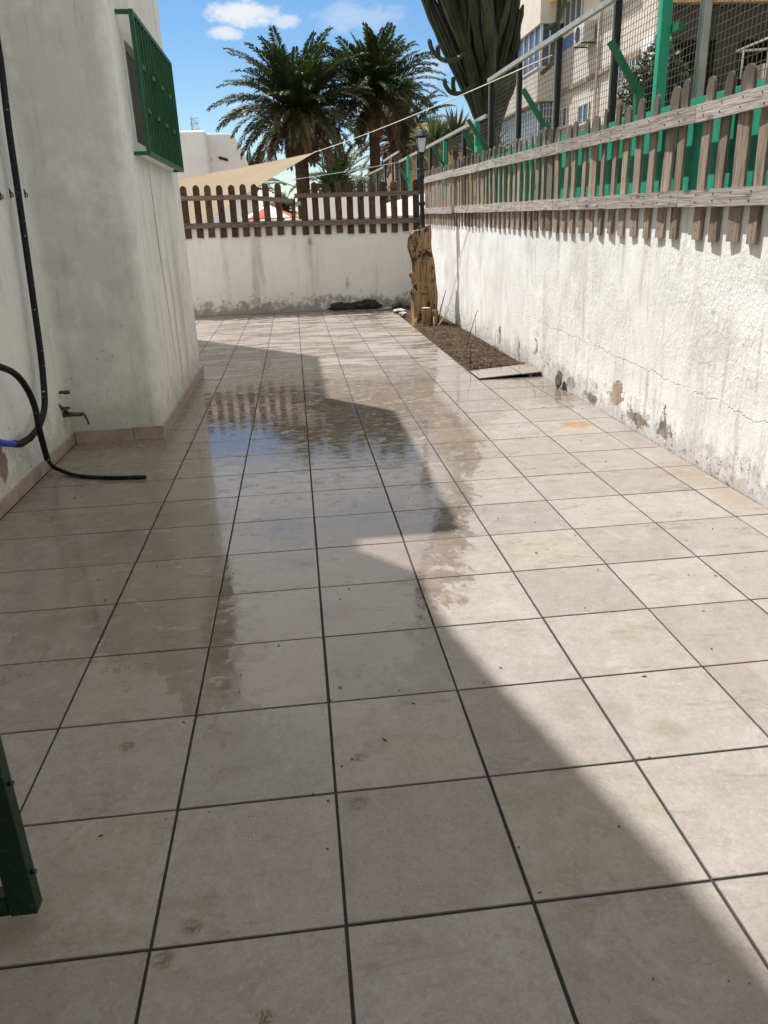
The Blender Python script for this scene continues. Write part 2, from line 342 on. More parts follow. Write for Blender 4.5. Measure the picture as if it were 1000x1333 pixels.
g, P, x, y, z, n1, n2, st, wv, c, peel, fl = stucco('wall_back', 0.5, 0.30, (0.80, 0.785, 0.75))
c = g.mix(g.mul(peel, 0.8), c, (0.17, 0.145, 0.12))
for (cx, cz, rx, rz, kk) in ((-0.70, 0.75, 0.10, 0.9, 0.45), (0.35, 0.8, 0.12, 0.8, 0.30), (1.56, 0.55, 0.035, 0.45, 0.6), (-1.3, 0.9, 0.05, 0.7, 0.35), (1.0, 0.50, 0.035, 0.09, 0.8), (0.33, 1.28, 0.05, 0.06, 0.8)):
    k = g.mul(g.ell(g.add(x, g.mul(wv, 0.5)), z, cx, cz, rx, rz, 0.6), g.smooth(st, 0.34, 0.6)); c = g.mix(g.mul(k, kk), c, (0.36, 0.27, 0.18))
lw = g.mul(g.smooth(g.add(z, g.mul(g.sub(n2, 0.5), 0.9)), 0.30, 0.05), 0.8)
c = g.mix(lw, c, g.mix(n2, (0.24, 0.215, 0.18), (0.36, 0.36, 0.34)))
g.out(c, 0.92, g.bump(g.add(n2, g.mul(g.noise(P, 30.0, 4.0), 0.4)), 0.012, 0.6), 0.0, 0.2)

def wood(name, ca, cb, cc, dark=0.35, tops=None):
    g = mat(name); O = g.obj(); rn = g.rnd(); o = g.vadd(O, g.comb(g.mul(rn, 13.0), g.mul(rn, 29.0), g.mul(rn, 53.0)))
    n = g.noise(g.vscale(o, (42.0, 42.0, 2.6)), 1.4, 6.0, 0.65, 0.9); big = g.noise(g.vscale(o, (6.0, 6.0, 1.6)), 1.4, 4.0, 0.6)
    c = g.mix(g.smooth(n, 0.32, 0.68), ca, cb); c = g.mix(g.mul(g.smooth(big, 0.48, 0.68), 0.75), c, cc)
    kn = g.voro(g.vscale(o, (9.0, 9.0, 3.2)), 1.0); c = g.mix(g.mul(g.smooth(kn, 0.20, 0.07), 0.7), c, tuple(v * 0.3 for v in ca))
    if tops:
        oz = g.xyz(O)[2]; k = g.smooth(g.add(oz, g.mul(g.sub(big, 0.5), 0.5)), 0.66, 0.80); c = g.mix(g.mul(k, 0.8), c, g.mix(n, tuple(v * 0.28 for v in tops), tops))
    c = g.hsv(c, 0.5, 1.0, g.lin(rn, 0, 1, 1 - dark, 1 + dark * 0.7))
    g.out(c, 0.86, g.bump(g.add(n, g.mul(g.noise(g.vscale(o, (120.0, 120.0, 4.0)), 1.0, 3.0), 0.5)), 0.004, 0.9), 0.0, 0.2)
wood('picket_wood', (0.165, 0.122, 0.088), (0.43, 0.345, 0.27), (0.29, 0.246, 0.205), 0.36, (0.13, 0.110, 0.095))
wood('rail_wood', (0.24, 0.21, 0.18), (0.50, 0.46, 0.415), (0.36, 0.33, 0.30), 0.16)
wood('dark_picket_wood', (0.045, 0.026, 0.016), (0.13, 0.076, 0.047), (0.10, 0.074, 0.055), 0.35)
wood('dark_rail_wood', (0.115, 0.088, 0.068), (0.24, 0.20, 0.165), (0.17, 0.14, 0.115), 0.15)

def paint(name, col, rough=0.45, var=0.15, metal=0.0, scale=9.0):
    g = mat(name); O = g.pos(); n = g.noise(O, scale, 5.0, 0.6)
    lo = tuple(v * (1 - var) for v in col); hi = tuple(min(1, v * (1 + var)) for v in col)
    g.out(g.mix(g.smooth(n, 0.3, 0.7), lo, hi), g.lin(n, 0.2, 0.8, rough * 0.8, min(1, rough * 1.25)), g.bump(g.noise(O, scale * 9, 3.0), 0.002, 0.3), metal, 0.4)
def worn(name, col, rough):
    g = mat(name); P = g.pos(); n = g.noise(P, 5.0, 6.0, 0.65); n2 = g.noise(P, 46.0, 5.0, 0.7)
    c = g.mix(g.smooth(n, 0.3, 0.7), tuple(v * 0.75 for v in col), tuple(v * 1.2 for v in col))
    c = g.mix(g.mul(g.smooth(n2, 0.56, 0.70), 0.35), c, (0.16, 0.17, 0.14)); k = g.smooth(g.add(n2, g.mul(g.sub(n, 0.5), 0.5)), 0.70, 0.74)
    c = g.mix(k, c, (0.12, 0.055, 0.025)); g.out(c, g.add(rough, g.mul(n2, 0.25)), g.bump(g.sub(n2, k), 0.003, 0.5), 0.0, 0.4)
worn('grille_green', (0.010, 0.085, 0.036), 0.32)
worn('gate_green', (0.003, 0.021, 0.010), 0.35)
paint('panel_green', (0.020, 0.315, 0.190), 0.55, 0.12, 0.0, 3.0)
paint('arm_green', (0.010, 0.13, 0.06), 0.5, 0.15)
paint('galvanised', (0.34, 0.35, 0.32), 0.5, 0.15, 0.15)
paint('wire', (0.105, 0.095, 0.080), 0.55, 0.2, 0.2)
paint('dark_post', (0.016, 0.017, 0.019), 0.9, 0.2)
paint('white_frame', (0.72, 0.71, 0.68), 0.4, 0.08)
paint('shutter_brown', (0.058, 0.044, 0.036), 0.35, 0.2)
paint('black_iron', (0.014, 0.015, 0.017), 0.38, 0.3)
paint('brass', (0.085, 0.07, 0.05), 0.45, 0.35, 0.7, 40.0)
paint('blue_hose', (0.02, 0.06, 0.42), 0.4, 0.1)
paint('skirting', (0.33, 0.262, 0.195), 0.35, 0.2)
paint('facade', (0.63, 0.575, 0.485), 0.9, 0.06, 0.0, 1.2)
paint('facade_white', (0.81, 0.805, 0.79), 0.9, 0.05, 0.0, 1.2)
paint('facade_stain', (0.30, 0.24, 0.17), 0.9, 0.35, 0.0, 4.0)
paint('yellow_awning', (0.80, 0.60, 0.19), 0.8, 0.06)
paint('blue_panel', (0.10, 0.22, 0.50), 0.5, 0.15)
paint('ochre', (0.52, 0.36, 0.17), 0.9, 0.1, 0.0, 1.5)
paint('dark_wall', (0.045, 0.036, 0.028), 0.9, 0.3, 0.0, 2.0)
paint('sail_cloth', (0.78, 0.66, 0.47), 0.9, 0.04, 0.0, 2.0)
paint('rope', (0.72, 0.70, 0.64), 0.8, 0.08)
paint('red_cloth', (0.55, 0.06, 0.05), 0.8, 0.15)
paint('slot_black', (0.012, 0.012, 0.012), 0.8, 0.2)
paint('stone_dark', (0.085, 0.082, 0.078), 0.9, 0.45, 0.0, 22.0)
paint('clod', (0.034, 0.027, 0.021), 0.95, 0.5, 0.0, 25.0)
paint('twig', (0.30, 0.22, 0.14), 0.9, 0.35, 0.0, 30.0)
paint('dark_twig', (0.06, 0.045, 0.03), 0.9, 0.35, 0.0, 30.0)
paint('cut_wood', (0.62, 0.52, 0.38), 0.9, 0.15, 0.0, 30.0)
paint('concrete_bit', (0.33, 0.31, 0.28), 0.9, 0.2, 0.0, 20.0)
paint('antenna', (0.2, 0.2, 0.2), 0.5, 0.1, 0.4)
paint('aircon', (0.55, 0.54, 0.50), 0.5, 0.08)

g = mat('hose_black'); P = g.pos(); n = g.noise(P, 34.0, 4.0, 0.6)
g.out(g.mix(g.smooth(n, 0.655, 0.69), (0.006, 0.006, 0.0065), (0.45, 0.45, 0.43)), 0.6, g.bump(g.noise(P, 90.0, 3.0), 0.004, 0.6), 0.0, 0.25)
g = mat('window_glass'); P = g.pos()
g.out(g.mix(g.noise(P, 1.5, 3.0), (0.03, 0.05, 0.09), (0.08, 0.12, 0.19)), 0.06, None, 0.0, 0.6)
g = mat('lamp_glass'); P = g.pos()
b = g.out(g.mix(g.noise(P, 14.0, 3.0), (0.70, 0.73, 0.72), (0.82, 0.84, 0.83)), 0.3, None, 0.0, 0.5); b.inputs['Subsurface Weight'].default_value = 0.3; b.inputs['Subsurface Radius'].default_value = (.05, .05, .05)
g = mat('soil'); P = g.pos(); n = g.noise(P, 16.0, 6.0, 0.7)
g.out(g.mix(g.smooth(n, 0.3, 0.7), (0.030, 0.020, 0.013), (0.10, 0.068, 0.044)), 0.95, g.bump(n, 0.03, 1.0), 0.0, 0.1)
g = mat('mulch'); P = g.pos(); n = g.noise(P, 55.0, 2.0)
g.out(g.ramp(n, [(0.32, (0.030, 0.019, 0.012)), (0.52, (0.085, 0.057, 0.035)), (0.74, (0.30, 0.225, 0.15))]), 0.9, None, 0.0, 0.15)
g = mat('ground'); P = g.pos(); n = g.noise(P, 0.7, 6.0)
g.out(g.mix(n, (0.20, 0.16, 0.12), (0.36, 0.30, 0.23)), 0.95, g.bump(g.noise(P, 12.0, 4.0), 0.02, 0.6), 0.0, 0.1)
g = mat('stump_wood'); O = g.obj(); n = g.noise(g.vscale(O, (16.0, 16.0, 1.6)), 1.4, 7.0, 0.7, 0.6); n2 = g.noise(g.vscale(O, (3.2, 3.2, 2.0)), 1.6, 7.0, 0.72, 0.5); n4 = g.noise(O, 30.0, 4.0, 0.7)
c = g.mix(g.smooth(n, 0.34, 0.66), (0.18, 0.105, 0.052), (0.41, 0.275, 0.148)); c = g.mix(g.mul(g.smooth(g.noise(O, 3.4, 4.0), 0.50, 0.62), 0.75), c, (0.33, 0.255, 0.185))
bark = g.smooth(g.add(n2, g.mul(g.sub(n4, 0.5), 0.22)), 0.545, 0.58); c = g.mix(bark, c, g.mix(n4, (0.020, 0.013, 0.009), (0.085, 0.058, 0.038)))
spl = g.smooth(g.noise(g.vscale(O, (22.0, 22.0, 0.8)), 1.2, 4.0, 0.6), 0.66, 0.70); c = g.mix(g.mul(spl, 0.85), c, (0.03, 0.02, 0.013))
h = g.add(g.add(g.mul(n, 0.6), g.mul(bark, 0.9)), g.mul(n4, 0.3)); h = g.sub(h, g.mul(spl, 0.8))
g.out(c, 0.9, g.bump(h, 0.025, 1.0), 0.0, 0.15)
g = mat('palm_trunk'); O = g.obj(); n = g.noise(g.vscale(O, (4.0, 4.0, 6.0)), 1.4, 5.0, 0.7)
g.out(g.mix(n, (0.028, 0.018, 0.012), (0.135, 0.090, 0.058)), 0.95, g.bump(g.voro(O, 6.0), 0.08, 0.9), 0.0, 0.1)
def leaf(name, a, b, tr=0.18):
    g = mat(name); rn = g.rnd(); n = g.noise(g.pos(), 2.0, 3.0)
    c = g.mix(g.smooth(n, 0.3, 0.7), a, b); c = g.hsv(c, 0.5, 1.0, g.lin(rn, 0, 1, 0.7, 1.25))
    bs = g.node('ShaderNodeBsdfPrincipled'); g.put(bs.inputs['Base Color'], c); bs.inputs['Roughness'].default_value = 0.5; bs.inputs['Specular IOR Level'].default_value = 0.35
    tl = g.node('ShaderNodeBsdfTranslucent'); g.put(tl.inputs[0], g.hsv(c, 0.49, 1.2, 1.2))
    mx = g.node('ShaderNodeMixShader'); mx.inputs[0].default_value = tr
    g.t.links.new(bs.outputs[0], mx.inputs[1]); g.t.links.new(tl.outputs[0], mx.inputs[2])
    o = g.node('ShaderNodeOutputMaterial'); g.t.links.new(mx.outputs[0], o.inputs[0])
leaf('palm_green', (0.022, 0.038, 0.011), (0.058, 0.080, 0.024))
leaf('palm_olive', (0.045, 0.046, 0.014), (0.095, 0.086, 0.030))
leaf('palm_dry', (0.075, 0.046, 0.022), (0.16, 0.105, 0.055), 0.1)
leaf('bush_green', (0.025, 0.050, 0.014), (0.065, 0.105, 0.03), 0.15)
leaf('yucca_green', (0.055, 0.085, 0.030), (0.16, 0.20, 0.09), 0.12)
g = mat('cactus'); O = g.pos(); n = g.noise(g.vscale(O, (3.0, 3.0, 0.9)), 2.0, 5.0, 0.6)
g.out(g.hsv(g.mix(g.smooth(n, 0.35, 0.7), (0.020, 0.034, 0.014), (0.090, 0.098, 0.052)), 0.5, 1.0, g.lin(g.rnd(), 0, 1, 0.40, 1.25)), 0.6, g.bump(g.noise(O, 18.0, 3.0), 0.01, 0.4), 0.0, 0.3)
leaf('sail_cloth', (0.84, 0.78, 0.67), (0.88, 0.82, 0.71), 0.50)

# ================================================================== SETTING
b = MB(); b.box((-900, -300, -0.6), (900, 1500, -0.12)); tag(b.build('ground', 'ground'), kind='structure')

# ---- patio floor with its tiles
T = 0.45
pf = MB(); pf.box((-3.2, -4.2, -0.11), (1.805, 14.06, -0.0055)); pf.box((1.805, -4.2, -0.11), (2.49, 6.36, -0.0055))
patio = tag(pf.build('patio_floor', 'grout'), kind='structure')
def tile_mesh(w, d, t=0.012, name='tile'):
    me = MB().box((-w / 2, -d / 2, -t), (w / 2, d / 2, 0)).mesh(name, 'tile')
    return bevel_mesh(me, 0.0013, 1)
GAP = 0.0085
full = tile_mesh(T - GAP, T - GAP); cut5 = tile_mesh(0.225 - GAP, T - GAP); wide = tile_mesh(T + .035 - GAP, T - GAP)
spots = []
for j in range(-9, 31):
    for i in range(-7, 6):
        x0 = i * T; y0 = j * T
        if i == 4 and j >= 14: continue
        if i == 5 and j >= 14: continue
        if i <= -5 and j < 17: continue
        if i == -4 and 11 <= j <= 16: continue
        spots.append((i, j))
seen = [s for s in spots if s[1] >= -2 and s[0] >= -4 - (s[1] > 22)]
seen = sorted(seen, key=lambda s: s[1])[:300]
seenset = set(seen); rest = MB()
for (i, j) in spots:
    me = cut5 if i == 5 else wide if (i == -4 and j < 11) else full
    x = i * T + (0.1125 if i == 5 else T / 2) + random.uniform(-.0008, .0008); y = j * T + T / 2 + random.uniform(-.0008, .0008)
    rot = (random.gauss(0, .0008), random.gauss(0, .0008), random.gauss(0, .0008)); loc = (x, y, random.uniform(-.0006, .0006))
    if me is wide: x -= .0175
    if (i, j) in seenset: put('tile', me, patio, loc, rot)
    else: rest.box((x - me.vertices[0].co.x * 0 - (0.1082 if i == 5 else .2207), y - .2207, -.012), (x + (0.1082 if i == 5 else .2207), y + .2207, loc[2]))
tag(rest.build('distant_tiles', 'tile', patio), kind='stuff')
# the lifted tiles that close the planting bed
lift = put('tile', tile_mesh(T - GAP, 0.455), patio, (2.03, 6.60, 0.022), (0.0, -0.055, 0.01))
lift2 = put('tile', tile_mesh(0.215, 0.455), patio, (2.365, 6.605, 0.040), (0.01, -0.05, 0.02))

# ---- soil of the planting bed
b = MB(); ny, nx = 90, 9; v = []; f = []
for a in range(ny + 1):
    for c in range(nx + 1):
        y = 6.83 + 7.2 * a / ny; x = 1.812 + 0.67 * c / nx
        e = min(1.0, min(c, nx - c) / 2.0) * min(1.0, a / 3.0)
        v.append((x, y, -0.035 + e * (0.055 + 0.06 * nz(x, y, 3, 3.0) + 0.03 * nz(x, y, 5, 11.0)) + (0.04 if c == nx else 0)))
for a in range(ny):
    for c in range(nx): q = a * (nx + 1) + c; f.append((q, q + 1, q + nx + 2, q + nx + 1))
b.add(v, f, True); tag(b.build('soil_bed', 'soil'), kind='structure')
b = MB()
for k in range(3600):
    y = 6.88 + 7.1 * random.random() ** 1.7; x = random.uniform(1.82, 2.47); z = 0.012 + 0.05 * nz(x, y, 3, 3.0) + random.uniform(0, .03)
    L = random.uniform(.02, .11); a = random.uniform(0, 2 * PI); t = random.gauss(0, .3); w = random.uniform(.0015, .005)
    d = Vector((math.cos(a) * math.cos(t), math.sin(a) * math.cos(t), math.sin(t))) * L / 2; s = Vector((-math.sin(a), math.cos(a), 0.4)) * w; c = Vector((x, y, z))
    b.add([c - d - s, c - d + s, c + d + s * .5, c + d - s * .5], [(0, 1, 2, 3)])
tag(b.build('mulch_straw', 'mulch'), 'brown dry straw and leaf litter covering the planting bed', 'litter', kind='stuff')

# ================================================================== HOUSE on the left
house = empty('house', (-4.0, 3.0, 0), 'white rendered house with green window grille and stepped corner block', 'house')
HO = Vector((-4.0, 3.0, 0))
def hp(mb, name, material, parent=house):
    mb.v = [tuple(Vector(p) - HO) for p in mb.v]; return mb.build(name, material, parent)
prof = [(-6.0, -0.1), (4.75, -0.1), (4.75, 6.96), (4.45, 6.97), (4.23, 7.12), (4.03, 7.30), (3.84, 7.51), (3.57, 7.84), (3.36, 8.06), (3.17, 8.20), (2.85, 8.36), (2.5, 8.46), (2.0, 8.52), (-6.0, 8.52)]
b = MB().prism(prof, -7.0, -1.84, 0); o = hp(b, 'main_wall', 'house_plaster'); fix_normals(o.data)
b = MB().box((-7.0, 4.751, -0.1), (-2.07, 11.26, 6.88)); hp(b, 'rear_wing', 'house_plaster')
hp(MB().box((-7.0, -9.0, -.1), (6.0, -3.4, 6.4)), 'added_sky_block', 'house_plaster')  # unseen block added behind the camera to cut skylight on the patio
hp(MB().box((-1.839, -3.39, 2.55), (1.1, -1.15, 2.72)), 'added_sky_slab', 'house_plaster')  # unseen slab added over the camera to darken the near-left floor
hp(MB().tube([(-2.2, 9.6, 6.74), (-1.955, 9.6, 6.71)], 0.035, 8), 'roof_spout', 'house_plaster')
# corner block with rounded edges and a real window opening in its patio face
X0, Y0, Y1, H = -1.15, 4.74, 7.63, 5.86
WY0, WY1, WZ0, WZ1 = 5.26, 6.95, 2.13, 2.93
R = 0.07; b = MB()
plan = [(-2.06, Y0)] + [(x, Y0 + 0.006 * math.sin(x * 9)) for x in (-1.7, -1.5, -1.3)]
for k in range(7):
    a = -PI / 2 + PI / 2 * k / 6; plan.append((X0 - R + R * math.cos(a), Y0 + R + R * math.sin(a)))
n_front = len(plan)
plan2 = [(X0 - R + R * math.cos(PI / 2 * k / 6), Y1 - R + R * math.sin(PI / 2 * k / 6)) for k in range(7)] + [(-2.06, Y1)]
def strip(pl, z0, z1, smooth=True):
    n = len(pl); b.add([(x, y, z0) for x, y in pl] + [(x, y, z1) for x, y in pl], [(i, i + 1, n + i + 1, n + i) for i in range(n - 1)], smooth)
strip(plan, -0.1, H - .06); strip(plan2, -0.1, H - .06)
ys = [plan[-1][1], WY0, WY1, plan2[0][1]]; zs = [-0.1, WZ0, WZ1, H - .06]
for i in range(3):
    for j in range(3):
        if i == 1 and j == 1: continue
        b.add([(X0, ys[i], zs[j]), (X0, ys[i + 1], zs[j]), (X0, ys[i + 1], zs[j + 1]), (X0, ys[i], zs[j + 1])], [(0, 1, 2, 3)])
dp = 0.13
rv_ = [(X0, WY0, WZ0), (X0, WY1, WZ0), (X0, WY1, WZ1), (X0, WY0, WZ1)]; rb = [(X0 - dp, y, z) for _, y, z in rv_]
b.add(rv_ + rb, [(0, 1, 5, 4), (1, 2, 6, 5), (2, 3, 7, 6), (3, 0, 4, 7), (4, 5, 6, 7)])
allp = plan + plan2
b.add([(x, y, H - .06) for x, y in allp] + [(x - .04 * (x > -2), y + (.04 if y < 6 else -.04), H) for x, y in allp],
      [(i, i + 1, len(allp) + i + 1, len(allp) + i) for i in range(len(allp) - 1)] + [tuple(range(len(allp), 2 * len(allp)))], False)
o = hp(b, 'corner_block', 'house_plaster')
# window: aluminium frame, shutter, glass
win = hp(MB().box((X0 - .10, WY0 + .004, WZ0 + .004), (X0 - .09, WY1 - .004, WZ1 - .004)), 'window', 'window_glass')
def wp(mb, name, material):
    mb.v = [tuple(Vector(p) - HO) for p in mb.v]; o = mb.build(name, material, win); return o
fr = MB()
fr.box((X0 - .085, WY0 + .006, WZ0 + .006), (X0 + .012, WY0 + .05, WZ1 - .006)); fr.box((X0 - .085, WY1 - .05, WZ0 + .006), (X0 + .012, WY1 - .006, WZ1 - .006))
fr.box((X0 - .085, WY0 + .051, WZ0 + .006), (X0 + .012, WY1 - .051, WZ0 + .06)); fr.box((X0 - .085, WY0 + .051, WZ1 - .05), (X0 + .012, WY1 - .051, WZ1 - .006))
wp(fr, 'frame', 'white_frame')
tr = MB()
for k in range(3): tr.box((X0 - .02 + .013 * k, WY0 + .052, WZ0 + .062), (X0 - .014 + .013 * k, WY0 + .062, WZ1 - .052))
wp(tr, 'shutter_track', 'white_frame')
nsl = 17
for k in range(nsl):
    z0 = WZ0 + .062 + (WZ1 - WZ0 - .114) * k / nsl; z1 = WZ0 + .060 + (WZ1 - WZ0 - .114) * (k + 1) / nsl
    wp(MB().box((X0 - .060, WY0 + .064, z0), (X0 - .048, WY1 - .052, z1)), 'shutter_slat', 'shutter_brown')
wp(MB().box((X0 - .02, WY0 - .03, WZ0 - .045), (X0 + .035, WY1 + .03, WZ0 + .003)), 'sill', 'white_frame')
# green grille
GX, GY0, GY1, GZ0, GZ1 = -1.025, 5.17, 7.09, 2.085, 3.035
t = .030
grl = hp(MB().box((GX - t, GY0, GZ0), (GX, GY1, GZ0 + t)).box((GX - t, GY0, GZ1 - t), (GX, GY1, GZ1)).box((GX - t, GY0, GZ0 + t), (GX, GY0 + t, GZ1 - t)).box((GX - t, GY1 - t, GZ0 + t), (GX, GY1, GZ1 - t)), 'window_grille', 'grille_green')
def gp(mb, name):
    mb.v = [tuple(Vector(p) - HO) for p in mb.v]; return mb.build(name, 'grille_green', grl)
for yy in (GY0 + .001, GY1 - t - .001):
    for zz in (GZ0 + .002, GZ1 - t + .002): gp(MB().box((X0 - .02, yy, zz), (GX - t - .001, yy + t - .003, zz + t - .004)), 'wall_bracket')
NB = 13
for k in range(1, NB):
    yy = GY0 + (GY1 - GY0) * k / NB; gp(MB().box((GX - t + .003, yy - .006, GZ0 + t + .001), (GX - .003, yy + .006, GZ1 - t - .001)), 'bar')
for k in range(NB - 1):
    if k % 3 != 1: continue
    a = GY0 + (GY1 - GY0) * (k + .0) / NB + .008; e = GY0 + (GY1 - GY0) * (k + 1.0) / NB - .008
    for zz in (GZ0 + .31, GZ0 + .60): gp(MB().box((GX - t + .006, a + (.03 if k == 0 else 0), zz), (GX - .002, e, zz + .03)), 'cross_piece')
# skirting tiles
def skirt(mb, name='skirting_tile'):
    o = hp(mb, name, 'skirting'); bevel_mesh(o.data, .0025); return o
y = 4.738
while y > -1.0:
    L = 0.45; skirt(MB().box((-1.845, y - L + .007, -.002), (-1.822, y, .085 + random.uniform(-.003, .003)))); y -= L
for a, e in ((-1.815, -1.372), (-1.366, -1.135)): skirt(MB().box((a, 4.716, -.002), (e, 4.741, .098 + random.uniform(-.003, .003))))
y = 4.718
while y < 7.60:
    L = min(.45, 7.63 - y); skirt(MB().box((-1.155, y, -.002), (-1.130, y + L - .006, .095 + random.uniform(-.003, .003)))); y += .45

# ================================================================== BOUNDARY WALLS
wall = empty('garden_wall', (2.58, 6, 0), 'long rough white stucco wall along the right side of the patio', 'wall')
def rtop(y): return 1.60 + .014 * (y - 3)
b = MB(); NY, NZ = 300, 28; v = []; f = []
for a in range(NY + 1):
    y = -4.0 + 18.05 * a / NY
    for c in range(NZ + 1):
        z = -0.12 + (rtop(y) + .12) * c / NZ
        x = 2.48 + .010 * nz(y, z, 0, 1.3) + .005 * nz(y, z, 4, 5.0)
        if c == NZ: x += .008
        v.append((x, y, z))
for a in range(NY):
    for c in range(NZ): q = a * (NZ + 1) + c; f.append((q, q + NZ + 1, q + NZ + 2, q + 1))
b.add(v, f, True)
top = [(a * (NZ + 1) + NZ) for a in range(NY + 1)]; o0 = len(b.v)
b.v += [(2.70, v[i][1], v[i][2]) for i in top]; b.v += [(2.70, v[i][1], -0.12) for i in top]
for a in range(NY):
    b.f += [(top[a], top[a + 1], o0 + a + 1, o0 + a), (o0 + a, o0 + a + 1, o0 + NY + 2 + a, o0 + NY + 1 + a)]; b.sm += [False, False]
b.v = [(x - 2.58, y - 6, z) for x, y, z in b.v]; o = b.build('stucco_face', 'wall_right', wall); fix_normals(o.data)
back = empty('garden_wall', (0.2, 14.15, 0), 'smooth white rendered wall closing the far end of the patio', 'wall')
b = MB(); v = []; f = []; NX, NZ = 90, 24
for a in range(NX + 1):
    x = -4.2 + 6.80 * a / NX
    for c in range(NZ + 1):
        z = -0.12 + 1.80 * c / NZ; v.append((x - .2, 14.05 - 14.15 + .008 * nz(x, z, 0, 1.5) + .004 * nz(x, z, 2, 5), z))
for a in range(NX):
    for c in range(NZ): q = a * (NZ + 1) + c; f.append((q, q + NZ + 1, q + NZ + 2, q + 1))
b.add(v, f, True); top = [a * (NZ + 1) + NZ for a in range(NX + 1)]; o0 = len(b.v)
b.v += [(v[i][0], .10, v[i][2]) for i in top]; b.v += [(v[i][0], .10, -.12) for i in top]
for a in range(NX): b.f += [(top[a], top[a + 1], o0 + a + 1, o0 + a), (o0 + a, o0 + a + 1, o0 + NX + 2 + a, o0 + NX + 1 + a)]; b.sm += [False] * 2
o = b.build('render_face', 'wall_back', back); fix_normals(o.data)

# ================================================================== PICKET FENCES
def picket_mesh(w, h, th, seed, material, top='round', broken=0):
    random.seed(seed); pts = []
    n = 9
    L = [(-w / 2 + .0025 * nz(seed, k * .9) + .004 * nz(seed * 3.1, k * .25), h * .92 * k / n) for k in range(n + 1)]; Rr = [(w / 2 + .004 * nz(seed * 3.1, k * .25) + .0025 * nz(seed + 9, k * .6), h * .92 * k / n) for k in range(n + 1)]
    L[0] = (L[0][0], random.uniform(-.006, .004)); Rr[0] = (Rr[0][0], random.uniform(-.006, .004))
    hr = h - L[-1][1]
    if broken: tp = [(-w * .3, h * .92 + .03), (0, h * .92 - .02), (w * .25, h * .92 + .05)]
    else: tp = [(-w / 2 * math.cos(PI * k / 10), L[-1][1] + hr * math.sin(PI * k / 10)) for k in range(1, 10)]
    poly = L + tp + Rr[::-1]
    m_ = MB().prism([(x, z) for x, z in poly], -th / 2, th / 2, 1).mesh('picket', material); fix_normals(m_)
    return m_
def board_mesh(L, w, th, seed, material, seg=14):
    b = MB(); v = []; f = []
    for k in range(seg + 1):
        z = L * k / seg; a = .004 * nz(seed, z * 1.7); c = .003 * nz(seed + 5, z * 2.3); e = .002 * nz(seed + 8, z * 7)
        v += [(-w / 2 + a - e, -th / 2 + c, z), (w / 2 + a + e, -th / 2 + c, z), (w / 2 + a + e, th / 2, z), (-w / 2 + a - e, th / 2, z)]
    for k in range(seg):
        q = 4 * k
        for j in range(4): f.append((q + j, q + (j + 1) % 4, q + 4 + (j + 1) % 4, q + 4 + j))
    f += [(3, 2, 1, 0), (seg * 4, seg * 4 + 1, seg * 4 + 2, seg * 4 + 3)]
    b.add(v, f); me = b.mesh('rail', material); fix_normals(me); return me
def board(name, p0, p1, w, th, seed, material, parent, off):
    p0 = Vector(p0) - off; p1 = Vector(p1) - off; d = (p1 - p0); L = d.length; d.normalize()
    xx = (Vector((0, 0, 1)) - d * d.z).normalized(); yy = d.cross(xx)
    mt = Matrix((xx, yy, d)).transposed().to_4x4(); mt.translation = p0
    o = put(name, board_mesh(L, w, th, seed, material), parent); o.matrix_local = mt; return o

RO = Vector((2.46, 6.0, 1.4))
rf = empty('picket_fence', RO, 'weathered grey brown picket fence fixed along the top of the right stucco wall', 'fence')
pv = [picket_mesh(.104, .905, .0175, s, 'picket_wood') for s in range(12)]
cent = [p - .05 for p in (2.617, 2.843, 3.035, 3.254, 3.454, 3.76, 3.957, 4.169, 4.383, 4.615, 4.832, 5.048, 5.261, 5.468, 5.709)]
cent = [cent[0] - .213 * k for k in range(6, 0, -1)] + cent
y = cent[-1]
while y < 13.75: y += .213 + random.uniform(-.006, .006); cent.append(y)
for k, y in enumerate(cent):
    zb = 1.365 + .014 * (y - 2.7) + random.uniform(-.008, .008)
    put('picket', pv[k % 12] if random.random() < .6 else random.choice(pv), rf, Vector((2.4665, y, zb)) - RO, (random.gauss(0, .012), random.gauss(0, .012), PI / 2 + random.gauss(0, .07)), (random.uniform(.92, 1.07), 1, random.uniform(.975, 1.025)))
random.seed(21)
joints = [1.2, 3.62, 6.12, 8.45, 10.9, 13.92]
for a, e in zip(joints, joints[1:]):
    zl = lambda y: 1.612 + .0125 * (y - 3); zu = lambda y: 2.075 + .0165 * (y - 3)
    d0 = random.uniform(-.012, .006)
    board('rail', (2.443, a + .004, zl(a) + d0), (2.443, e - .004, zl(e)), .096, .028, a, 'rail_wood', rf, RO)
    board('rail', (2.443, a - .12, zu(a) - d0), (2.443, e - .128, zu(e)), .096, .028, a + 3, 'rail_wood', rf, RO)

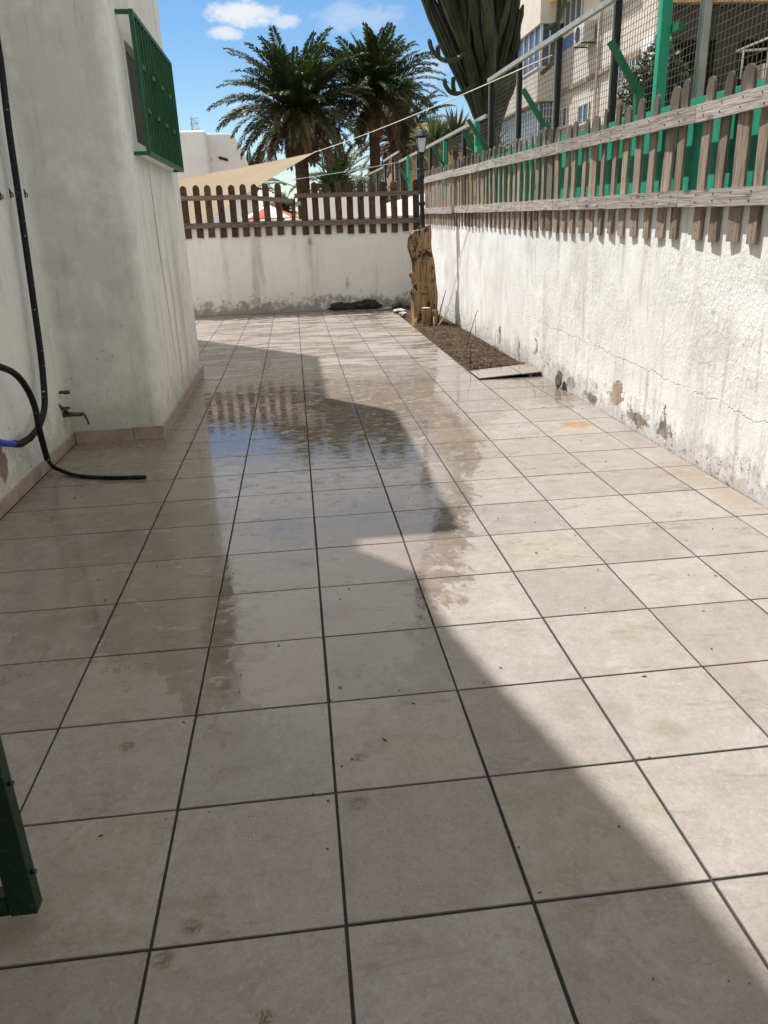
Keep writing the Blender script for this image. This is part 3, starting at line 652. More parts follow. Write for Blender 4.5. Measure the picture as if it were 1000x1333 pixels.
b = MB()
for y in cent:
    for zf in (lambda y: 1.612 + .0125 * (y - 3), lambda y: 2.075 + .0165 * (y - 3)):
        for dz_ in (-.022, .024):
            c_ = Vector((2.4275, y + random.uniform(-.02, .02), zf(y) + dz_ + random.uniform(-.006, .006))) - RO; b.tube([c_ + Vector((.006, 0, 0)), c_ + Vector((-.0025, 0, 0))], .0042, 6)
    for dz_ in (.06, .10): c_ = Vector((2.458, y + random.uniform(-.015, .015), 1.365 + .014 * (y - 2.7) + dz_)) - RO; b.tube([c_ + Vector((.006, 0, 0)), c_ + Vector((-.002, 0, 0))], .0038, 6)
tag(b.build('nails', 'dark_post', rf), kind='stuff')
BO = Vector((0.2, 14.03, 1.4))
bf = empty('picket_fence', BO, 'dark brown picket fence with rounded tops on the far white wall', 'fence')
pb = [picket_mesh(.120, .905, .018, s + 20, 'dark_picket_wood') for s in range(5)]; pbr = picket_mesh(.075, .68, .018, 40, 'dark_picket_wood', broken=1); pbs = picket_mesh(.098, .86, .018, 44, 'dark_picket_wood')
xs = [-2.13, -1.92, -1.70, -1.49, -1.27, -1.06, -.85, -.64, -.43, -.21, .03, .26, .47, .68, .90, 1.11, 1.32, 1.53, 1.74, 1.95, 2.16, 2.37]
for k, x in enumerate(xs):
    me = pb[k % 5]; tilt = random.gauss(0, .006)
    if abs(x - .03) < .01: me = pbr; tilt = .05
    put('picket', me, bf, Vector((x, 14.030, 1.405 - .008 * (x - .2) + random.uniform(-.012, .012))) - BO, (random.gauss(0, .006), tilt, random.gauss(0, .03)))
YB = 14.005
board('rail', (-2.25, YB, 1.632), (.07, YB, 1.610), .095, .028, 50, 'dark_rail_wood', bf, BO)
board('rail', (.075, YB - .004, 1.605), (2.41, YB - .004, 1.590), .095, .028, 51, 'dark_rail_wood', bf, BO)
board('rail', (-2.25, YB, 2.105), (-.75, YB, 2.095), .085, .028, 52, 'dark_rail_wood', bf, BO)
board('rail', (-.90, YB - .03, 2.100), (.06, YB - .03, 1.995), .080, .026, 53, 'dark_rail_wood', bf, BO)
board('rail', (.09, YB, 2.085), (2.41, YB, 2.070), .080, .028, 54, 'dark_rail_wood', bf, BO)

# ================================================================== GREEN SHEET FENCE AND WIRE MESH
GO = Vector((2.58, 5.0, 1.6))
gf = empty('sheet_metal_fence', GO, 'bright green sheet metal panels and posts behind the right picket fence', 'fence')
def part(mb, name, material, parent, off):
    mb.v = [tuple(Vector(p) - off) for p in mb.v]; return mb.build(name, material, parent)
pj_ = [0.4, 2.45, 4.30, 4.44, 6.95, 9.62]
for a, e in ((.4, 2.44), (2.46, 4.62), (4.635, 6.96), (6.975, 9.45)):
    b = MB(); n = max(2, int((e - a) / .25)); v = []; f = []
    for k in range(n + 1):
        y = a + (e - a) * k / n; dx_ = .003 * nz(y, 0, 0, 2.0); z1 = 2.185 + .016 * (y - 3)
        v += [(2.527 + dx_, y, 1.63), (2.527 + dx_, y, z1), (2.540 + dx_, y, z1), (2.540 + dx_, y, 1.63)]
    for k in range(n):
        q = 4 * k
        for j in range(4): f.append((q + j, q + (j + 1) % 4, q + 4 + (j + 1) % 4, q + 4 + j))
    f += [(0, 1, 2, 3), (4 * n + 3, 4 * n + 2, 4 * n + 1, 4 * n)]
    b.add(v, f); o = part(b, 'panel', 'panel_green', gf, GO); fix_normals(o.data)
o = part(MB().box((2.548, 4.325, 1.64), (2.618, 4.395, 3.6)), 'tall_post', 'panel_green', gf, GO); bevel_mesh(o.data, .006)
part(MB().box((2.60, 4.185, 2.66), (2.64, 4.299, 2.71)), 'tie_plate', 'arm_green', gf, GO)
o = part(MB().box((2.485, 9.47, 1.72), (2.55, 9.64, 2.46)), 'end_panel', 'panel_green', gf, GO)
for y in (4.78, 7.02, 9.56):
    pst = part(MB().box((2.594, y - .03, 1.61), (2.654, y + .03, 2.40 + .012 * (y - 4))), 'post', 'arm_green', gf, GO)
    z0 = 2.38 + .012 * (y - 4); d = Vector((-.24, 0.02, .33)).normalized()
    part(MB().tube([(2.625, y, z0 - .02), (2.625 - .24, y + .02, z0 + .33)], .032, 4, smooth=False), 'outrigger_arm', 'arm_green', gf, GO)
for y, h in ((10.25, 2.83), (12.6, 2.80), (16.9, 2.93)):
    part(MB().box((2.63, y - .035, 1.9), (2.69, y + .035, h)), 'post', 'panel_green', gf, GO)
    part(MB().tube([(2.63, y - .06, 2.42), (2.44, y - .06, 2.72)], .03, 4, smooth=False), 'outrigger_arm', 'arm_green', gf, GO)

WO = Vector((2.72, 10, 1.6))
wf = empty('wire_mesh_fence', WO, 'tall galvanised wire mesh fence stepping down behind the green panels', 'fence')
secs = [(0.6, 5.58, 3.55, 3.55), (5.58, 9.77, 3.17, 3.25), (9.85, 18.7, 2.85, 2.94), (18.75, 22.0, 3.17, 3.20), (22.0, 33.2, 3.05, 3.24)]
WX = 2.70
def sq(mb, p, q, w):
    p = Vector(p); q = Vector(q); d = (q - p).normalized(); a = d.orthogonal().normalized() * w; c = d.cross(a)
    mb.add([p + a, p + c, p - a, p - c, q + a, q + c, q - a, q - c], [(0, 1, 5, 4), (1, 2, 6, 5), (2, 3, 7, 6), (3, 0, 4, 7)])
for si, (a, e, za, ze) in enumerate(secs):
    zt = lambda y: za + (ze - za) * (y - a) / (e - a)
    rl = MB(); d = Vector((0, e - a, ze - za)); rl.box((WX - .018, a, -.022), (WX + .022, e, .022)); rl.v = [(x, y, z + zt(y)) for x, y, z in rl.v]
    part(rl, 'top_rail', 'galvanised', wf, WO)
    b = MB(); sp = .05 if si < 3 else .08; w = .0023 if si < 3 else .003; z0 = 2.20 if si < 3 else 2.0
    y = a + .02
    while y < e: 
        wob = .004 * nz(y, 1, 0, 5); sq(b, (WX + .088 + wob, y, z0), (WX + .088 - wob, y + .006 * nz(y, 7), zt(y) - .02), w); y += sp
    z = z0
    while z < za - .03:
        st_ = max(2, int((e - a) / .4))
        for k in range(st_):
            y0 = a + (e - a) * k / st_; y1 = a + (e - a) * (k + 1) / st_
            zz = lambda y: z + (ze - za) * (y - a) / (e - a) + .006 * nz(y, z, 0, 2.5)
            sq(b, (WX + .088, y0, zz(y0)), (WX + .088, y1, zz(y1)), w)
        z += sp
    tag(part(b, 'wire_mesh', 'wire', wf, WO), kind='stuff')
def wpost(y, top, material='dark_post', w=.021):
    o = part(MB().box((WX + .024, y - w, 1.6), (WX + .024 + 2 * w, y + w, top)), 'post', material, wf, WO)
    part(MB().box((WX + .006, y + w * .45, 1.9), (WX + .0235, y + w, top - .03)), 'lit_face_strip', 'galvanised', wf, WO)  # pale strip paints the post's sunlit face, the dark post its shaded side
for y in (5.58, 7.04, 8.42, 9.77): wpost(y, 3.16 + .02 * (y - 5.6))
part(MB().box((WX + .03, 4.10, 1.6), (WX + .075, 4.145, 3.5)).box((WX + .03, 4.155, 1.6), (WX + .06, 4.175, 3.5)), 'post', 'galvanised', wf, WO)
for y in (11.46, 12.93, 14.5, 16.1, 17.5, 18.72): wpost(y, 2.83 + .012 * (y - 10), w=.022)
for y in (20.3, 22.0): wpost(y, 3.17, w=.022)
for y in (24.2, 26.4, 28.6, 30.8, 33.2): wpost(y, 3.03 + .017 * (y - 22), w=.022)
fb = MB().box((2.62, 14.16, -.12), (2.84, 34, 2.08)); tag(fb.build('boundary_wall', 'facade_white'), 'sunlit white base wall under the far wire fence beyond the patio', 'wall')

# ================================================================== PLANTING BED: stump, lamp, cut stems, twigs
random.seed(5)
st = empty('tree_stump', (2.03, 11.22, 0), 'peeled ochre brown tree trunk stump carrying the black lantern', 'tree stump')
b = MB(); NR, NS = 46, 40; v = []; f = []
for k in range(NR + 1):
    t_ = k / NR; z = -.08 + 1.53 * t_
    for j in range(NS):
        a = 2 * PI * j / NS; ca, sa = math.cos(a), math.sin(a)
        r = .185 + .02 * math.sin(t_ * 5) + .05 * max(0, .12 - t_) / .12
        r += .035 * nz(ca * 1.2, sa * 1.2, z * 1.1 + 4) + .018 * nz(ca * 3, sa * 3, z * 3) + .008 * nz(ca * 7, sa * 7, z * 5)
        for (ka, kz, kr, kh) in ((PI * 1.0, 1.22, .075, .16), (PI * 1.08, .78, .06, .06), (PI * .95, .52, .04, .05), (PI * .2, 1.30, .05, .12)):
            da = (a - ka + PI) % (2 * PI) - PI; r += kr * math.exp(-(da / .32) ** 2 - ((z - kz) / kh) ** 2)
        zz = z + (.05 * ca + .03 * nz(ca * 2, sa * 2, 9)) * max(0, (t_ - .9) / .1)
        v.append((r * ca - .02 * t_, r * sa, zz))
for k in range(NR):
    for j in range(NS): q = k * NS; f.append((q + j, q + (j + 1) % NS, q + NS + (j + 1) % NS, q + NS + j))
v.append((-.02, 0, 1.46)); f += [(NR * NS + j, NR * NS + (j + 1) % NS, len(v) - 1) for j in range(NS)]
b.add(v, f, True); b.build('trunk', 'stump_wood', st)
for k, (x, y, r, h) in enumerate(((2.005, 10.86, .072, .285), (2.135, 10.83, .052, .245))):
    e = empty('cut_stem', (x, y, 0), ('thicker of the two short sawn stems in front of the stump', 'thinner of the two short sawn stems in front of the stump')[k], 'log', None)
    q = MB(); q.tube([(0.01 * math.sin(z * 9), 0, z) for z in (-.06, 0, .08, .16, .22, h)], [r * s for s in (1.1, 1.06, .98, 1.0, .97, .98)], 14, cap=False, prof=[1 + .06 * nz(j * .9, k) for j in range(14)]); q.build('bark', 'stump_wood', e)
    q = MB(); q.lathe([(r * .97, h - .02), (r * .95, h + .002)], (0.01 * math.sin(h * 9), 0, 0), 14, False); q.build('cut_face', 'cut_wood', e)
# lantern on its post
la = empty('garden_lamp', (2.03, 11.24, 1.44), 'black lantern lamp post with frosted glass standing on the stump', 'lamp')
b = MB(); b.lathe([(.075, 0), (.075, .03), (.045, .05), (.040, .12), (.034, .30), (.034, .34), (.050, .36), (.050, .39), (.034, .41), (.034, .72), (.046, .74), (.046, .78), (.034, .80), (.032, .98), (.046, 1.00), (.046, 1.02), (.03, 1.05), (.045, 1.085)], (0, 0, 0), 14); b.build('post', 'black_iron', la)
b = MB(); b.tube([(-.11, 0, .86), (.11, 0, .86)], .009, 6); b.build('ladder_bar', 'black_iron', la)
ln = MB(); zb, zt_, rb_, rt_ = 1.09, 1.30, .062, .105
ln.lathe([(.05, 0), (.072, .006), (.072, .016)], (0, 0, zb - .018), 4, False)
c4 = [(1, 1), (-1, 1), (-1, -1), (1, -1)]
for sx, sy in c4: ln.tube([(sx * rb_ * .72, sy * rb_ * .72, zb - .004), (sx * rt_ * .72, sy * rt_ * .72, zt_)], .008, 4, smooth=False)
for k in range(4):
    p, q = c4[k], c4[(k + 1) % 4]
    for r_, z in ((rb_, zb), (rt_, zt_)): ln.tube([(p[0] * r_ * .72, p[1] * r_ * .72, z), (q[0] * r_ * .72, q[1] * r_ * .72, z)], .008, 4, smooth=False)
lan = ln.build('lantern_frame', 'black_iron', la)
rfm = MB(); rfm.lathe([(.128, 0), (.128, .012), (.105, .045), (.075, .085), (.035, .105), (.012, .112), (.02, .125), (.012, .14), (.004, .165)], (0, 0, zt_ + .004), 8, False); rfm.build('lantern_roof', 'black_iron', la)
for k in range(4):
    p, q = c4[k], c4[(k + 1) % 4]; s0, s1 = rb_ * .70, rt_ * .70
    gl = MB(); vv = [(p[0] * s0 * .9, p[1] * s0 * .9, zb + .01), (q[0] * s0 * .9, q[1] * s0 * .9, zb + .01), (q[0] * s1 * .93, q[1] * s1 * .93, zt_ - .01), (p[0] * s1 * .93, p[1] * s1 * .93, zt_ - .01)]
    vi = [(x * .96, y * .96, z) for x, y, z in vv]
    gl.add(vv + vi, [(0, 1, 2, 3), (7, 6, 5, 4), (0, 4, 5, 1), (1, 5, 6, 2), (2, 6, 7, 3), (3, 7, 4, 0)]); gl.build('glass_pane', 'lamp_glass', la)
b = MB(); b.lathe([(.02, 0), (.02, .05), (.03, .06), (.03, .10), (.015, .13)], (0, 0, zb), 10); b.build('bulb_holder', 'black_iron', la)
# twigs
tw = [((1.87, 7.05, .02), (1.88, 7.08, .16), (1.86, 7.12, .30), 'dark_twig', .006, 'thin upright dry twig at the front tip of the soil bed'),
      ((2.10, 8.3, .02), (2.17, 8.38, .22), (2.27, 8.45, .47), 'dark_twig', .007, 'dark leaning twig rising from the middle of the bed'),
      ((2.02, 10.1, .03), (2.12, 10.2, .14), (2.27, 10.35, .30), 'twig', .011, 'pale broken stick leaning right beside the cut stems'),
      ((1.99, 10.0, .01), (1.99, 10.02, .1), (1.985, 10.05, .23), 'twig', .014, 'pale short stub standing upright before the cut stems'),
      ((2.22, 11.0, .02), (2.28, 11.05, .25), (2.37, 11.1, .52), 'dark_twig', .010, 'dark bent stem sticking up right of the stump'),
      ((2.38, 9.0, .03), (2.40, 9.1, .18), (2.41, 9.2, .34), 'dark_twig', .005, 'slender dry stalk close to the right stucco wall')]
for p0, p1, p2, mt_, r, lb in tw:
    b = MB(); b.tube([Vector(p) - Vector(p0) for p in (p0, p1, p2)], [r, r * .8, r * .5], 6); tag(b.build('twig', mt_, None, p0), lb, 'twig')
# dry tuft and debris in the far corner
random.seed(8); b = MB()
for k in range(70):
    a = random.uniform(0, 2 * PI); L = random.uniform(.08, .24); p = Vector((random.gauss(0, .08), random.gauss(0, .05), 0)); d = Vector((math.cos(a) * .5, math.sin(a) * .3, 1)).normalized() * L; s = Vector((-math.sin(a), math.cos(a), 0)) * .005
    b.add([p - s, p + s, p + d], [(0, 1, 2)])
tag(b.build('dry_tuft', 'dark_twig', None, (1.96, 13.75, .0)), 'small dry brown weed tuft in the corner by the back wall', 'weed')
for k, (x, y, sx, sy, lb) in enumerate(((1.88, 13.1, .13, .20, 'flat pale concrete slab piece at the edge of the soil bed'), (1.86, 12.5, .08, .11, 'small pale rubble chunk next to the stump base'), (1.70, 13.55, .10, .06, 'little white crumb of plaster near the back wall corner'))):
    o = tag(blob((0, 0, .03), (sx, sy, .035), k * 5 + 1, .18, 10, 6).build('rubble', 'concrete_bit', None, (x, y, 0)), lb, 'rubble')
tag(blob((0, 0, .05), (.23, .07, .085), 3.3, .30, 22, 10, 2.6).build('dark_clod', 'clod', None, (.86, 13.93, 0)), 'lower black crumbly lump lying at the foot of the back wall', 'clod')
tag(blob((0, 0, .07), (.30, .08, .095), 8.1, .28, 24, 10, 2.6).build('dark_clod', 'clod', None, (1.32, 13.93, 0)), 'taller black crumbly lump at the foot of the back wall', 'clod')
o = blob((0, 0, .08), (.022, .085, .085), 6.2, .16, 12, 8, 1.5).build('leaning_stone', 'stone_dark', None, (2.425, 5.72, 0)); o.rotation_euler = (0, .12, 0); tag(o, 'flat dark grey stone leaning against the base of the right wall', 'stone')

# ================================================================== HOSES, TAP, GATE
def smooth_path(pts, n=8):
    P_ = [Vector(p) for p in pts]; out = []
    for i in range(len(P_) - 1):
        p0, p1, p2, p3 = P_[max(i - 1, 0)], P_[i], P_[i + 1], P_[min(i + 2, len(P_) - 1)]
        for k in range(n):
            t_ = k / n; out.append(.5 * ((2 * p1) + (p2 - p0) * t_ + (2 * p0 - 5 * p1 + 4 * p2 - p3) * t_ ** 2 + (3 * p1 - p0 - 3 * p2 + p3) * t_ ** 3))
    return out + [P_[-1]]
hz = empty('hanging_hose', (-1.77, 4.0, .4), 'thick black hose hanging down the left wall with a blue end', 'hose'); HZ = Vector((-1.77, 4.0, .4))
p1 = [(-1.78, 4.50, 3.6), (-1.77, 4.466, 3.086), (-1.77, 4.445, 2.608), (-1.77, 4.357, 2.181), (-1.77, 4.284, 1.673), (-1.77, 4.207, 1.19), (-1.77, 4.139, .791), (-1.77, 4.081, .592), (-1.77, 4.007, .448), (-1.765, 3.817, .361), (-1.76, 3.60, .338)]
b = MB(); b.tube([p - HZ for p in smooth_path(p1)], .021, 12); b.build('black_tube', 'hose_black', hz)
p1b = [(-1.76, 3.60, .338), (-1.757, 3.42, .350), (-1.755, 3.308, .379)]
b = MB(); b.tube([p - HZ for p in smooth_path(p1b)], .0225, 12); b.build('black_coupling', 'hose_black', hz)
p1c = [(-1.755, 3.318, .376), (-1.755, 3.144, .428), (-1.755, 2.907, .523), (-1.76, 2.6, .62), (-1.775, 2.32, .73), (-1.785, 2.22, .84)]
b = MB(); b.tube([p - HZ for p in smooth_path(p1c)], .020, 12); b.build('blue_tube', 'blue_hose', hz)
hl = empty('looped_hose', (-1.5, 3.75, 0), 'black hose looping off the left wall and ending on the tiles', 'hose'); HL = Vector((-1.5, 3.75, 0))
p2 = [(-1.785, 2.22, .845), (-1.78, 2.30, .93), (-1.77, 2.48, .98), (-1.76, 2.7, .975), (-1.74, 3.053, .913), (-1.735, 3.301, .838), (-1.72, 3.454, .771), (-1.71, 3.57, .664), (-1.70, 3.62, .532), (-1.70, 3.62, .386), (-1.715, 3.68, .263), (-1.735, 3.76, .15)]
b = MB(); b.tube([p - HL for p in smooth_path(p2)], .020, 12); b.build('thick_tube', 'hose_black', hl)
p3 = [(-1.735, 3.76, .152), (-1.745, 3.86, .07), (-1.71, 3.90, .026), (-1.569, 3.78, .015), (-1.349, 3.69, .014), (-1.091, 3.645, .014)]
b = MB(); b.tube([p - HL for p in smooth_path(p3)], .0135, 10); b.build('thin_tube', 'hose_black', hl)
tp = empty('garden_tap', (-1.82, 4.6, .26), 'old corroded brass garden tap on the left wall corner', 'tap')
b = MB(); b.tube([(-.03, -.06, .10), (.0, -.03, .05), (.02, 0, .01)], .011, 8); b.tube([(-.03, 0, 0), (.05, 0, 0), (.11, 0, -.005)], [.020, .017, .014], 10); b.tube([(.0, 0, .0), (.005, 0, .045)], .014, 8); b.build('body', 'brass', tp)
b = MB(); b.tube([(.005 + .032 * math.cos(a * PI / 6), .032 * math.sin(a * PI / 6), .05) for a in range(13)], .006, 6); b.tube([(-.025, 0, .05), (.035, 0, .05)], .005, 6); b.build('handwheel', 'brass', tp)
b = MB(); b.tube([(.11, 0, -.005), (.125, 0, .004), (.14, 0, -.02), (.152, 0, -.055), (.156, 0, -.085)], [.014, .011, .009, .008, .008], 8); b.build('spout', 'brass', tp)
b = MB(); b.tube([(0, 0, 0), (.02, .0, .003), (.045, 0, 0)], [.010, .012, .016], 8); b.tube([(.045, 0, 0), (.075, 0, 0)], .017, 6, smooth=False); tag(b.build('pipe_plug', 'brass', None, (-1.84, 4.60, .43)), 'capped pipe stub on the left wall above the tap', 'pipe')
for k, (y, z, lb) in enumerate(((4.36, 1.81, 'small rusty wall hook left of the hanging hose'), (4.16, 1.79, 'half hidden rusty hook at the left picture edge'), (4.66, 1.82, 'small rusty wall plug right of the hanging hose'))):
    b = MB(); b.box((-.002, -.010, -.028), (.003, .010, .028)); b.tube([(.002, 0, .012), (.012, .004, .0), (.014, .006, -.012), (.008, .01, -.02)], .0045, 6); tag(b.build('wall_hook', 'brass', None, (-1.838, y, z)), lb, 'hook')

gt = empty('green_gate', (-1.2, .12, 0), 'dark green steel gate leaf standing open at the lower left', 'gate'); GT = Vector((-1.2, .12, 0))
gy0, gy1 = .105, .145
def gpt(mb, name, bev=.004, mt_='gate_green'):
    mb.v = [tuple(Vector(p) - GT) for p in mb.v]; o = mb.build(name, mt_, gt)
    if bev: bevel_mesh(o.data, bev, 2)
    return o
stl = gpt(MB().box((-.785, gy0, .035), (-.722, gy1, 1.15)), 'stile')
gpt(MB().box((-1.80, gy0, .035), (-1.74, gy1, 1.15)), 'stile')
gpt(MB().box((-1.739, gy0 + .002, .036), (-.786, gy1 - .002, .095)), 'bottom_rail'); gpt(MB().box((-1.739, gy0 + .002, 1.09), (-.786, gy1 - .002, 1.149)), 'top_rail')
for k in range(7):
    x = -1.62 + .125 * k; gpt(MB().box((x - .007, gy0 + .012, .096), (x + .007, gy1 - .012, 1.089)), 'bar', 0)
gpt(MB().tube([(-.7215, .125, .145), (-.712, .125, .145)], .006, 8), 'bolt', 0); gpt(MB().tube([(-.7215, .125, .40), (-.712, .125, .40)], .006, 8), 'bolt', 0)

# ================================================================== BEYOND THE WALL: sail, ropes, buildings
sl_ = MB(); Tt, Nn, Ff = Vector((.637, 17.5, 3.10)), Vector((-4.63, 14.8, 2.27)), Vector((-4.2, 23.1, .90)); K = 22; v = []; f = []
for i in range(K + 1):
    for j in range(K + 1):
        s, q = i / K, j / K
        e0 = Tt.lerp(Nn, s) + Vector((0, .30, -.10)) * (4 * s * (1 - s)) * .6; e1 = Tt.lerp(Ff, s) + Vector((-.10, -.15, .0)) * (4 * s * (1 - s))
        p = e0.lerp(e1, q); p.z -= .10 * 4 * q * (1 - q) * s; v.append(p)
for i in range(K):
    for j in range(K): a = i * (K + 1) + j; f.append((a, a + 1, a + K + 2, a + K + 1))
sl_.add(v, f, True); so_ = sl_.mesh('shade_sail', 'sail_cloth'); so_ = put('shade_sail', so_)
so_.modifiers.new('thickness', 'SOLIDIFY').thickness = .004
tag(so_, 'cream triangular shade sail stretched behind the far picket fence', 'shade sail')
def rope(name, p, q, sag, r, lb):
    p, q = Vector(p), Vector(q); b = MB(); b.tube([p.lerp(q, k / 24) - Vector((0, 0, sag * 4 * (k / 24) * (1 - k / 24))) - p for k in range(25)], r, 6); tag(b.build(name, 'rope', None, p), lb, 'rope')
rope('rope', (2.655, 6.99, 3.03), (.60, 17.48, 3.095), .05, .0055, 'white rope from the shade sail tip up to the wire fence post')
rope('rope', (2.69, 18.7, 2.93), (-.4, 19.6, 2.62), .02, .0045, 'thin lower rope running from the far wire fence toward the sail')

wb = empty('white_house', (-4, 44, 0), 'white flat roofed house with rounded parapets beyond the shade sail', 'house'); WB = Vector((-4, 44, 0))
def wpart(mb, name, mt_, bev=0, seg=2):
    mb.v = [tuple(Vector(p) - WB) for p in mb.v]; o = mb.build(name, mt_, wb)
    if bev: bevel_mesh(o.data, bev, seg)
    return o
wpart(MB().box((-12, 40, -.2), (-3.80, 48, 6.08)), 'left_wall', 'facade_white', .16, 3)
o = wpart(MB().prism([(-4.2, -.2), (-1.98, -.2), (-1.98, 4.25), (-2.08, 4.55), (-2.36, 5.62), (-2.50, 5.90), (-2.72, 5.99), (-4.2, 6.02)], 40.9, 47, 1), 'stair_wall', 'facade_white'); fix_normals(o.data); bevel_mesh(o.data, .07, 2)
o = wpart(MB().box((-3.34, 40.86, -.05), (-2.90, 41.2, .07)), 'vent_slot', 'slot_black'); o.location = (0, 0, 4.86); o.rotation_euler = (0, 0, 0)
for p in o.data.vertices: p.co.z -= (p.co.x + WB.x + 3.12) * .28
wpart(MB().tube([(-3.62, 39.99, 4.85), (-3.62, 39.86, 4.85), (-3.62, 39.86, 4.70)], .02, 6), 'wall_bracket', 'antenna')
an = empty('tv_antenna', (-4.70, 43, 6.08), 'thin tv antenna on the roof of the white house', 'antenna')
b = MB(); b.tube([(0, 0, -.05), (0, 0, 1.0)], .03, 6); b.build('mast', 'antenna', an)
b = MB()
for z, L in ((.35, .5), (.6, .45), (.85, .55)): b.tube([(-.1, 0, z), (.35, 0, z + .05)], .015, 5); 
for k in range(5): b.tube([(.0 + .08 * k, 0, .45), (.0 + .08 * k, 0, .98 - .05 * k)], .012, 5)
b.build('elements', 'antenna', an)
lw = MB().box((-9, 23.8, -.2), (-.95, 24.1, 2.30)); tag(lw.build('low_wall', 'facade_white'), 'white garden wall seen between pickets below the sail', 'wall')
lw = MB().box((.45, 21.0, -.2), (2.55, 21.2, 2.30)); tag(lw.build('low_wall', 'facade_white'), 'white garden wall seen between pickets below the palms', 'wall')
# small kiosk with dark opening and a red parasol, glimpsed between the pickets
kk = empty('garden_shed', (.2, 22.6, 0), 'dark open garden shed glimpsed between pickets left of palm trunk', 'shed')
MB().box((-.75, -.1, -.2), (.6, .7, 1.75)).build('body', 'dark_wall', kk); MB().box((-.85, -.25, 2.15), (.7, .8, 2.24)).build('roof', 'galvanised', kk)
for x in (-.75, .53): MB().box((x, -.16, -.2), (x + .06, -.105, 2.15)).build('post', 'white_frame', kk)
pr = empty('red_parasol', (-.55, 20.2, 0), 'red and white low parasol glimpsed between the far pickets', 'parasol')
for k in range(8):
    a0, a1 = 2 * PI * k / 8, 2 * PI * (k + 1) / 8; q = MB(); q.add([(0, 0, 2.12), (.75 * math.cos(a0), .75 * math.sin(a0), 1.80), (.75 * math.cos(a1), .75 * math.sin(a1), 1.80), (0, 0, 2.10), (.75 * math.cos(a0), .75 * math.sin(a0), 1.78), (.75 * math.cos(a1), .75 * math.sin(a1), 1.78)], [(0, 1, 2), (5, 4, 3), (1, 4, 5, 2)]); q.build('canopy_panel', 'red_cloth' if k % 2 else 'facade_white', pr)
MB().tube([(0, 0, 0), (0, 0, 2.15)], .025, 8).build('pole', 'white_frame', pr)

# ================================================================== APARTMENT BLOCK on the right
S = 1.4; CX, CY, CZ = -.0099, -1.3316, 1.5314
def Q(x, y, z): return (CX + (x - CX) * S, CY + (y - CY) * S, CZ + (z - CZ) * S)
AO = Vector(Q(9, 24, 0)); AO.z = 0
ap = empty('apartment_block', AO, 'sunlit beige apartment block with white grilled windows behind the wire fence', 'building')
def apart(name, mt_, lo, hi, parent=ap):
    a, e = Q(*lo), Q(*hi); b = MB().box(a, e); b.v = [tuple(Vector(p) - AO) for p in b.v]; return b.build(name, mt_, parent)
apart('main_wall', 'facade', (9, 18.9, -.2), (16, 26.55, 13))
apart('white_pier', 'facade_white', (8.96, 18.86, 2.0), (9.2, 19.55, 5.62))
apart('string_course', 'facade_stain', (8.93, 19.6, 5.27), (8.999, 26.5, 5.40))
apart('awning', 'yellow_awning', (8.50, 20.4, 7.80), (8.999, 27.25, 7.93))
def win_(y0, y1, z0, z1, n, bars=0, x=9.0, fm='white_frame', gm='window_glass', hb=0):
    w = apart('window', gm, (x - .02, y0, z0), (x - .001, y1, z1)); fwid = .045
    def sub(nm, lo, hi): return apart(nm, fm, lo, hi, w)
    sub('frame', (x - .05, y0 - fwid, z1), (x - .001, y1 + fwid, z1 + fwid)); sub('sill', (x - .09, y0 - fwid, z0 - .06), (x - .001, y1 + fwid, z0))
    for k in range(n + 1):
        y = y0 + (y1 - y0) * k / n; sub('mullion', (x - .05, y - .022, z0), (x - .021, y + .022, z1))
    for k in range(1, bars): y = y0 + (y1 - y0) * k / bars; sub('grille_bar', (x - .10, y - .009, z0), (x - .085, y + .009, z1))
    for k in range(1, hb): z = z0 + (z1 - z0) * k / hb; sub('grille_bar', (x - .10, y0, z - .009), (x - .085, y1, z + .009))
win_(24.05, 26.5, 6.87, 7.76, 5); apart('blue_panel', 'blue_panel', (8.97, 24.05, 6.50), (8.999, 26.45, 6.78))
win_(20.4, 21.5, 6.72, 7.6, 3); win_(19.85, 21.45, 4.58, 5.25, 3, 12, hb=4)
win_(25.0, 25.8, 4.3, 4.82, 2, 5); win_(23.05, 23.9, 4.2, 4.67, 2)
MBp = MB().tube([Q(8.93, 22.45, 9), Q(8.93, 22.45, 5.5), Q(8.93, 22.4, 3)], .06, 8); MBp.v = [tuple(Vector(p) - AO) for p in MBp.v]; MBp.build('drain_pipe', 'facade', ap)
ac = empty('air_conditioner', Q(8.75, 23.15, 6.2), 'air conditioner unit on brackets on the beige apartment wall', 'air conditioner')
MB().box((-.22, -.58, 0), (.22, .58, .72)).build('casing', 'aircon', ac)
q = MB(); q.tube([(-.222, .12, .36), (-.235, .12, .36)], .27, 20); q.build('fan_grille', 'dark_post', ac)
for y in (-.45, .45): MB().box((-.25, y - .02, -.05), (.34, y + .02, -.005)).build('bracket', 'dark_post', ac)
